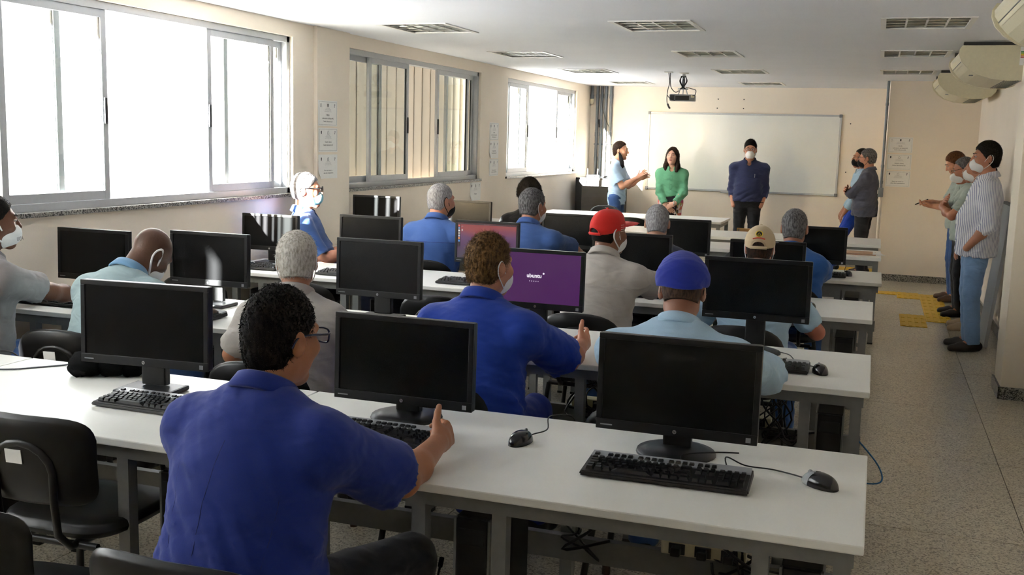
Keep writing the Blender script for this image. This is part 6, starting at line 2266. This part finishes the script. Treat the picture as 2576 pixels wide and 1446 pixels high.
person('man in a tan cap with an emblem, aisle end of the third row', -0.54, 5.28, 0.0, q='mid', seatz=SEATZ, H=0.9, lean=0.26, head=(0.02, -0.12, 0), head_s=0.88, skin=(176, 112, 92),
    hair=dict(mat=H_DBROWN, thick=0.005, n=900, len=0.006), hat=dict(kind='cap', mat=C_TAN, visor=C_VISG, deco=tan_print), shirt=dict(mat=C_SKY, sleeve=0.78, fit=1.05), pants=C_JEANS, mask=dict(mat=C_WHITE), seed=8)

# --- fourth row
place_chair(-0.49, 6.86, 0.0, 'round', 'black chair of the man in clear blue, aisle end of the fourth row')
r9, g9 = person('grey-cropped man in a clear blue shirt, aisle end of the fourth row', -0.49, 6.86, -0.05, q='mid', seatz=SEATZ, H=0.855, G=1.14, lean=0.26, head=(0.0, -0.06, 0), skin=(156, 104, 80),
    hair=dict(mat=H_GREY, thick=0.006, n=2000, len=0.007), shirt=dict(mat=C_BLUE3, sleeve=0.9, fit=1.12, flare=1.2, wr=0.005), pants=C_JEANS,
    arms={'R': dict(w=(-0.33, 7.55, 0.775), world=True, pole=(1, -0.3, -0.5)), 'L': dict(w=(-0.6, 7.55, 0.775), world=True)}, seed=9)
place_chair(-1.40, 6.86, 0.0, 'round', 'black chair of the man in navy, fourth row')
person('man with cropped silver hair in a navy shirt, fourth row', -1.39, 6.88, 0.0, q='mid', seatz=SEATZ, H=0.83, G=1.1, lean=0.26, head=(0.12, -0.15, 0), skin=(182, 136, 112), sh_w=0.195,
    hair=dict(mat=H_GREYL, thick=0.005, n=2600, len=0.006), shirt=dict(mat=C_NAVY, sleeve=0.8, fit=1.08), pants=C_DARK, seed=10)
place_chair(-2.98, 6.9, 0.05, 'round', 'black chair of the man with grey hair, fourth row near the window')
r11, g11 = person('grey-haired man in a mid blue shirt and black mask, fourth row', -3.0, 6.86, -0.02, q='mid', seatz=SEATZ, H=0.985, G=1.1, lean=0.22, head=(-0.5, -0.04, 0), skin=(188, 132, 108),
    hair=dict(mat=H_GREYL, thick=0.005, n=2600, len=0.007), shirt=dict(mat=C_BLUE, sleeve=0.85, fit=1.1, flare=1.15, wr=0.006), pants=C_DARK, mask=dict(mat=C_BMASK, sw=0.003), seed=11)
seam(g11, [(-0.2, 0.90), (0, 0.905), (0.2, 0.90)], 0.0018)
seam(g11, [(-0.01, 0.90), (-0.02, 0.7)], 0.0018)
person('man with wavy grey hair in a denim blue shirt, middle of the fourth row', -2.31, 6.86, -0.05, q='mid', seatz=SEATZ, H=0.985, G=1.16, lean=0.26, hunch=0.1, head=(-0.36, -0.06, 0), skin=(172, 118, 92), sh_w=0.2,
    hair=dict(mat=H_GREY, thick=0.010, n=3000, len=0.011), shirt=dict(mat=C_BLUE2, sleeve=0.9, fit=1.1, flare=1.15, wr=0.006), pants=C_DARK, mask=dict(mat=C_WHITE), seed=12,
    arms={'R': dict(w=(-2.02, 7.6, 0.775), world=True, pole=(1, -0.2, -0.3)), 'L': dict(w=(-2.5, 7.6, 0.775), world=True)})
place_chair(-2.34, 6.88, 0.0, 'round', 'black chair of the man with wavy grey hair, fourth row')
place_chair(-3.93, 6.80, -1.15, 'round', 'black chair against the window wall under the sunlit man, fourth row')
person('man in sunglasses and blue mask leaning back against the window wall in the sun', -3.95, 6.74, -1.15, q='mid', seatz=SEATZ + 0.02, H=1.02, G=1.15, lean=-0.14, head=(-0.05, 0.02, 0), skin=(196, 136, 110), hip_y=0.06,
    hair=dict(mat=H_GREY, thick=0.010, n=2600, len=0.014), shirt=dict(mat=C_BLUE2, sleeve=0.85, fit=1.1, flare=1.15, wr=0.005), pants=C_NAVY, mask=dict(mat=C_SURG), glasses=dict(mat=FR_BLACK, lens=LENS_D, r=0.0032, tr=0.004), belly=0.05,
    arms={'R': dict(w=(0.10, 0.34, 0.82), pole=(0.5, -0.6, -0.7), f=(-0.8, 0.5, 0)), 'L': dict(w=(-0.1, 0.34, 0.80), pole=(-0.5, -0.6, -0.7), f=(0.8, 0.5, 0))}, seed=13)

# --- fifth row
place_chair(-2.99, 8.66, 0.0, 'round', 'black chair of the curly-haired person, fifth row')
person('person with curly black hair and a black top, fifth row', -2.92, 8.66, -0.1, q='mid', seatz=SEATZ, H=0.92, lean=0.24, head=(-0.05, -0.08, 0), skin=(150, 106, 82),
    hair=dict(mat=H_BLACK, thick=0.022, top=0.02, blobs=260, n=3000, len=0.016, rough=0.8, fall=0.1, nape=-0.1), shirt=dict(mat=C_BLACK, sleeve=0.9, fit=1.02), pants=C_DARK, mask=dict(mat=C_WHITE), collar=False, seed=14)

# --- the speakers at the front
p_, g_ = person('man in a pale blue polo talking with raised hands, black mask hanging from one ear', -3.44, 14.36, -PI / 2 - 0.05, q='mid', seat=False, H=0.965, G=0.95, lean=0.0, head=(0.0, -0.05, 0), skin=(200, 150, 124), eyes=True, mouth=True, neck_l=0.01,
    hair=dict(mat=H_DBROWN, thick=0.010, n=2400, len=0.014, line=0.045, nape=-0.10), shirt=dict(mat=C_PALE, sleeve=0.72, fit=0.98, flare=1.2, hem=-0.10), pants=C_JEANS, hip_y=0.0,
    arms={'R': dict(w=(0.07, 0.30, 1.155), pole=(0.3, -0.5, -1), f=(-0.1, 0.75, 0.6), b=(0.75, -0.2, 0.5), curl=0.12, thumb=-0.3, spread=0.14), 'L': dict(w=(-0.08, 0.31, 1.14), pole=(-0.3, -0.5, -1), f=(0.15, 0.85, 0.4), b=(-0.75, -0.2, 0.5), curl=0.15, thumb=-0.3, spread=0.14)}, seed=15)
hm = MB()
HPf = g_['HP']
vs = []
for (u, w_) in ((0.0, 0.012), (0.25, 0.032), (0.6, 0.042), (0.85, 0.034), (1.0, 0.004)):
    c0 = np.array(HPf(0.088, 0.01, -0.02)) * (1 - u) + (np.array(HPf(0.075, 0.075, -0.235))) * u
    vs.append((c0 - g_['fwd'] * w_ * 0.6, c0 + g_['fwd'] * w_, c0 + g_['fwd'] * w_ + g_['rgt'] * 0.008, c0 - g_['fwd'] * w_ * 0.6 + g_['rgt'] * 0.008))
fl = [tuple(p) for r in vs for p in r]
hm.add(fl, [(i * 4 + k, i * 4 + (k + 1) % 4, (i + 1) * 4 + (k + 1) % 4, (i + 1) * 4 + k) for i in range(4) for k in range(4)] + [(0, 1, 2, 3), (16, 17, 18, 19)], True)
hmo = hm.build('hanging_mask', C_BMASK, p_)
MB().tube(bez([tuple(HPf(0.085, 0.006, -0.01)), tuple(HPf(0.088, -0.025, 0.03)), tuple(HPf(0.086, -0.03, 0.0)), tuple(HPf(0.088, 0.004, -0.03))], 4), 0.002, 6).build('ear_loop', C_BMASK, hmo)
MB().tube(bez([tuple(HPf(0.03, 0.10, -0.06)), tuple(HPf(0.05, 0.14, -0.12)), tuple(HPf(0.06, 0.135, -0.19)), tuple(HPf(0.07, 0.09, -0.23))], 5), 0.001, 5).build('loose_loop', C_WHITE, hmo)

def skirt_mat():
    m = bpy.data.materials.new('flowered_skirt')
    m.use_nodes = True
    nt = m.node_tree
    b = nt.nodes['Principled BSDF']
    b.inputs['Roughness'].default_value = 0.75
    tc = nt.nodes.new('ShaderNodeTexCoord')
    vo = nt.nodes.new('ShaderNodeTexVoronoi')
    vo.inputs['Scale'].default_value = 26
    nt.links.new(tc.outputs['Object'], vo.inputs['Vector'])
    sx = nt.nodes.new('ShaderNodeSeparateXYZ')
    nt.links.new(tc.outputs['Object'], sx.inputs[0])
    ab = nt.nodes.new('ShaderNodeMath')
    ab.operation = 'ABSOLUTE'
    nt.links.new(sx.outputs['X'], ab.inputs[0])
    r1_ = nt.nodes.new('ShaderNodeValToRGB')          # where flowers grow: only towards the sides
    r1_.color_ramp.elements[0].position = 0.055
    r1_.color_ramp.elements[1].position = 0.12
    nt.links.new(ab.outputs[0], r1_.inputs['Fac'])
    sp = nt.nodes.new('ShaderNodeSeparateColor')
    nt.links.new(vo.outputs['Color'], sp.inputs[0])
    lt = nt.nodes.new('ShaderNodeMath')
    lt.operation = 'LESS_THAN'
    nt.links.new(sp.outputs[0], lt.inputs[0])
    nt.links.new(r1_.outputs['Color'], lt.inputs[1])
    r2_ = nt.nodes.new('ShaderNodeValToRGB')
    r2_.color_ramp.interpolation = 'CONSTANT'
    e = r2_.color_ramp.elements
    e[0].color = lin((226, 206, 204))
    e[1].position = 0.4
    e[1].color = lin((214, 120, 96))
    for p_q, c_q in ((0.6, (206, 90, 130)), (0.75, (196, 176, 120)), (0.9, (232, 228, 224))):
        n_ = e.new(p_q)
        n_.color = lin(c_q)
    nt.links.new(sp.outputs[1], r2_.inputs['Fac'])
    mx = nt.nodes.new('ShaderNodeMixRGB')
    mx.inputs[1].default_value = lin((20, 20, 30))
    nt.links.new(lt.outputs[0], mx.inputs['Fac'])
    nt.links.new(r2_.outputs['Color'], mx.inputs[2])
    nt.links.new(mx.outputs[0], b.inputs['Base Color'])
    return m
p2_, g2_ = person('woman in a green blouse and flowered dark skirt standing before the whiteboard', -2.67, 14.35, PI + 0.12, q='mid', seat=False, H=0.935, G=0.95, lean=0.0, sh_w=0.172, head=(-0.18, 0.06, 0), skin=(214, 164, 138), eyes=True, mouth=True, head_s=0.96,
    hair=dict(mat=H_DBROWN, thick=0.010, long=True, n=2600, len=0.02, fall=1.2, rough=0.15), shirt=dict(mat=C_GREEN, sleeve=1.86, fit=1.0, hem=0.075, wr=0.005), skirt=skirt_mat(), shoes=(40, 30, 28),
    arms={'R': dict(w=(0.055, 0.185, 0.80), pole=(1, -0.5, 0), f=(-0.75, 0.1, -0.6), b=(0.2, 0.9, 0.3), curl=0.25), 'L': dict(w=(-0.06, 0.20, 0.825), pole=(-1, -0.5, 0), f=(0.85, 0.1, -0.45), b=(0.1, 0.9, 0.3), curl=0.3)}, seed=16)
MB().tube([tuple(g2_['A']['L']['w'] + V(0.0, 0.034 * math.cos(a), 0.034 * math.sin(a))) for a in [2 * PI * k / 16 for k in range(16)]], 0.005, 6, closed=True).build('wristwatch', CHROME, p2_)
placket(g2_, 1.0, 1.22, mat('green_button', (70, 120, 90), 0.4), mat('green_thread', (66, 116, 86), 0.8), 4)
p3_, g3_ = person('man in a navy shirt and white respirator, hands in pockets, before the whiteboard', -1.62, 14.3, PI + 0.05, q='mid', seat=False, H=1.015, G=1.08, lean=0.0, sh_w=0.195, head=(0.05, -0.04, 0), skin=(196, 140, 112), eyes=True,
    hair=dict(mat=H_BLACK, thick=0.006, top=0.014, n=3200, len=0.018, fall=0.0, comb=0.3, rough=0.6, line=0.075, nape=-0.06), shirt=dict(mat=C_NAVY2, sleeve=1.45, fit=1.08, hem=-0.02, wr=0.005), pants=C_DARK, mask=dict(mat=C_WHITE, cone=True), glasses=dict(mat=FR_GOLD, r=0.0016), belly=0.03,
    arms={'R': dict(w=(0.178, 0.055, 0.835), pole=(0.4, -1, 0), hide=True, f=(-0.2, 0.1, -1), b=(0.9, 0.3, 0), curl=0.2), 'L': dict(w=(-0.178, 0.055, 0.835), pole=(-0.4, -1, 0), hide=True, f=(0.2, 0.1, -1), b=(-0.9, 0.3, 0), curl=0.2)}, seed=17)
placket(g3_, 0.92, 1.33, mat('navy_button', (20, 22, 40), 0.4), mat('navy_thread', (26, 30, 54), 0.8))
MB().tube([(0.055, 0.0, 0.0), (0.055, 0.0, 0.05)], 0.004, 6).build('pen', CHROME, g3_['shirt'], (-0.14, 0.138, 1.22))
MB().tube([tuple(g3_['A']['L']['w'] + V(0.034 * math.cos(a), 0.034 * math.sin(a), 0.055)) for a in [2 * PI * k / 16 for k in range(16)]], 0.005, 6, closed=True).build('wristwatch', FR_BLACK, p3_)

# --- two men by the conduit
person('man in a pale blue shirt and bright blue trousers, half hidden near the conduit', -0.22, 14.62, PI / 2 + 0.25, q='far', seat=False, H=0.965, lean=-0.06, head=(0.05, 0.0, 0), skin=(170, 118, 92), eyes=True,
    hair=dict(mat=H_BLACK, thick=0.007, n=1200, len=0.01, line=0.05), shirt=dict(mat=C_SKY, sleeve=1.85, fit=1.0, hem=-0.02), pants=C_JEANSB, mask=dict(mat=C_BMASK),
    arms={'R': dict(w=(0.2, 0.12, 0.82)), 'L': dict(w=(-0.2, 0.2, 0.80), pole=(-0.6, -0.8, 0))}, legs={'R': dict(k=(0.1, 0.16, 0.47), a=(0.1, 0.24, 0.085)), 'L': dict(k=(-0.1, 0.2, 0.47), a=(-0.1, 0.34, 0.085))}, seed=18)
person('grey-haired man in a charcoal shirt with crossed arms and black mask by the conduit', -0.12, 14.28, PI / 2 - 0.15, q='mid', seat=False, H=0.965, G=1.15, lean=-0.03, head=(0.0, -0.02, 0), skin=(186, 132, 108), eyes=True, belly=0.03,
    hair=dict(mat=H_GREY, thick=0.009, n=2200, len=0.012), shirt=dict(mat=C_CHAR, sleeve=1.5, fit=1.08, hem=-0.10, wr=0.005), pants=C_DARK, mask=dict(mat=C_BMASK), glasses=dict(mat=FR_GOLD, r=0.0016),
    arms={'R': dict(w=(-0.05, 0.235, 1.10), pole=(0.9, 0.2, -0.8), f=(-0.95, 0.1, 0.15), b=(0, 0.9, 0.3), curl=0.35), 'L': dict(w=(0.05, 0.25, 1.06), pole=(-0.9, 0.2, -0.8), f=(0.95, 0.05, 0.2), b=(0, 0.9, 0.3), curl=0.35)}, seed=19)

# --- the group along the right wall
p6_, g6_ = person('man in a sage shirt looking down at his phone by the right wall', 0.88, 12.35, PI / 2 + 0.1, q='far', seat=False, H=0.975, lean=0.02, head=(0.0, -0.5, 0), skin=(196, 140, 112), eyes=True,
    hair=dict(mat=H_CHEST, thick=0.010, n=1800, len=0.014), shirt=dict(mat=C_SAGE, sleeve=0.75, fit=1.02, flare=1.15, hem=-0.08), pants=C_JEANS, shoes=(92, 66, 48),
    arms={'R': dict(w=(0.03, 0.28, 1.08), pole=(0.7, -0.3, -1), f=(-0.3, 0.9, 0.1), b=(0.2, -0.3, 0.9), curl=0.5), 'L': dict(w=(-0.06, 0.29, 1.04), pole=(-0.7, -0.3, -1), f=(0.2, 0.95, 0.05), b=(-0.2, 0.1, -0.95), curl=0.5)}, seed=20)
ph = empty('smartphone', (0.505, 12.33, 1.085), PI / 2, label='dark smartphone held by the man in the sage shirt', cat='phone')
pm = MB().box((0, 0.02, 0), (0.072, 0.145, 0.009), bev=0.003)
pm.v = [tuple(Matrix.Rotation(-0.45, 3, 'X') @ Vector(v)) for v in pm.v]
pm.build('body', FR_BLACK, ph)
ps_ = MB().box((0, 0.02, 0.0052), (0.066, 0.135, 0.0008))
ps_.v = [tuple(Matrix.Rotation(-0.45, 3, 'X') @ Vector(v)) for v in ps_.v]
ps_.build('display', mat('phone_display', (30, 40, 46), 0.1), ph)
person('grey-templed man in glasses and a lowered white mask by the right wall', 0.86, 11.25, PI / 2 + 0.05, q='far', seat=False, H=0.93, lean=0.0, head=(-0.1, -0.25, 0), skin=(178, 122, 96), eyes=True,
    hair=dict(mat=H_GREY, thick=0.007, n=1500, len=0.01, line=0.05), shirt=dict(mat=C_SAGE, sleeve=0.75, fit=1.0, hem=-0.08), pants=C_DARK, mask=dict(mat=C_WHITE, cone=True), glasses=dict(mat=FR_BLACK),
    arms={'R': dict(w=(-0.02, 0.2, 1.14), pole=(0.8, 0.1, -0.8), f=(-0.9, 0.1, 0.3), b=(0, 0.9, 0.3)), 'L': dict(w=(0.02, 0.22, 1.08), pole=(-0.8, 0.1, -0.8), f=(0.9, 0.1, 0.3), b=(0, 0.9, 0.3))}, seed=21)
person('woman with dark hair in a bun hidden behind the man in white stripes', 0.89, 10.42, PI / 2 - 0.05, q='far', seat=False, H=0.945, G=0.95, lean=0.0, head=(0.0, 0.0, 0), skin=(190, 136, 110), sh_w=0.17,
    hair=dict(mat=H_BLACK, thick=0.008, n=900, len=0.01, bun=(0, -0.135, -0.005)), shirt=dict(mat=C_BLACK, sleeve=0.75, fit=1.0, hem=-0.05), pants=C_NAVY, shoes=(196, 170, 138), mask=dict(mat=C_WHITE), collar=False, seed=22)
p9_, g9_ = person('man in a white striped shirt and light jeans standing by the pillar', 0.82, 9.36, PI / 2 + 0.05, q='mid', seat=False, H=1.02, G=1.12, lean=-0.06, head=(0.12, 0.02, 0), skin=(176, 122, 96), belly=0.06, eyes=True,
    hair=dict(mat=H_BLACK, thick=0.012, top=0.012, n=2800, len=0.016, nape=-0.085), shirt=dict(mat=C_STRIPE, sleeve=1.32, fit=1.12, hem=-0.13, wr=0.005), pants=C_JEANSL, mask=dict(mat=C_WHITE), shoes=(46, 34, 28),
    arms={'L': dict(w=(-0.19, 0.10, 0.865), pole=(-0.5, -1, 0), hide=True, f=(0.15, 0.45, -0.9), b=(-0.9, 0, 0.1), curl=0.2), 'R': dict(w=(0.22, 0.06, 0.88), pole=(0.5, -1, 0))}, seed=23)
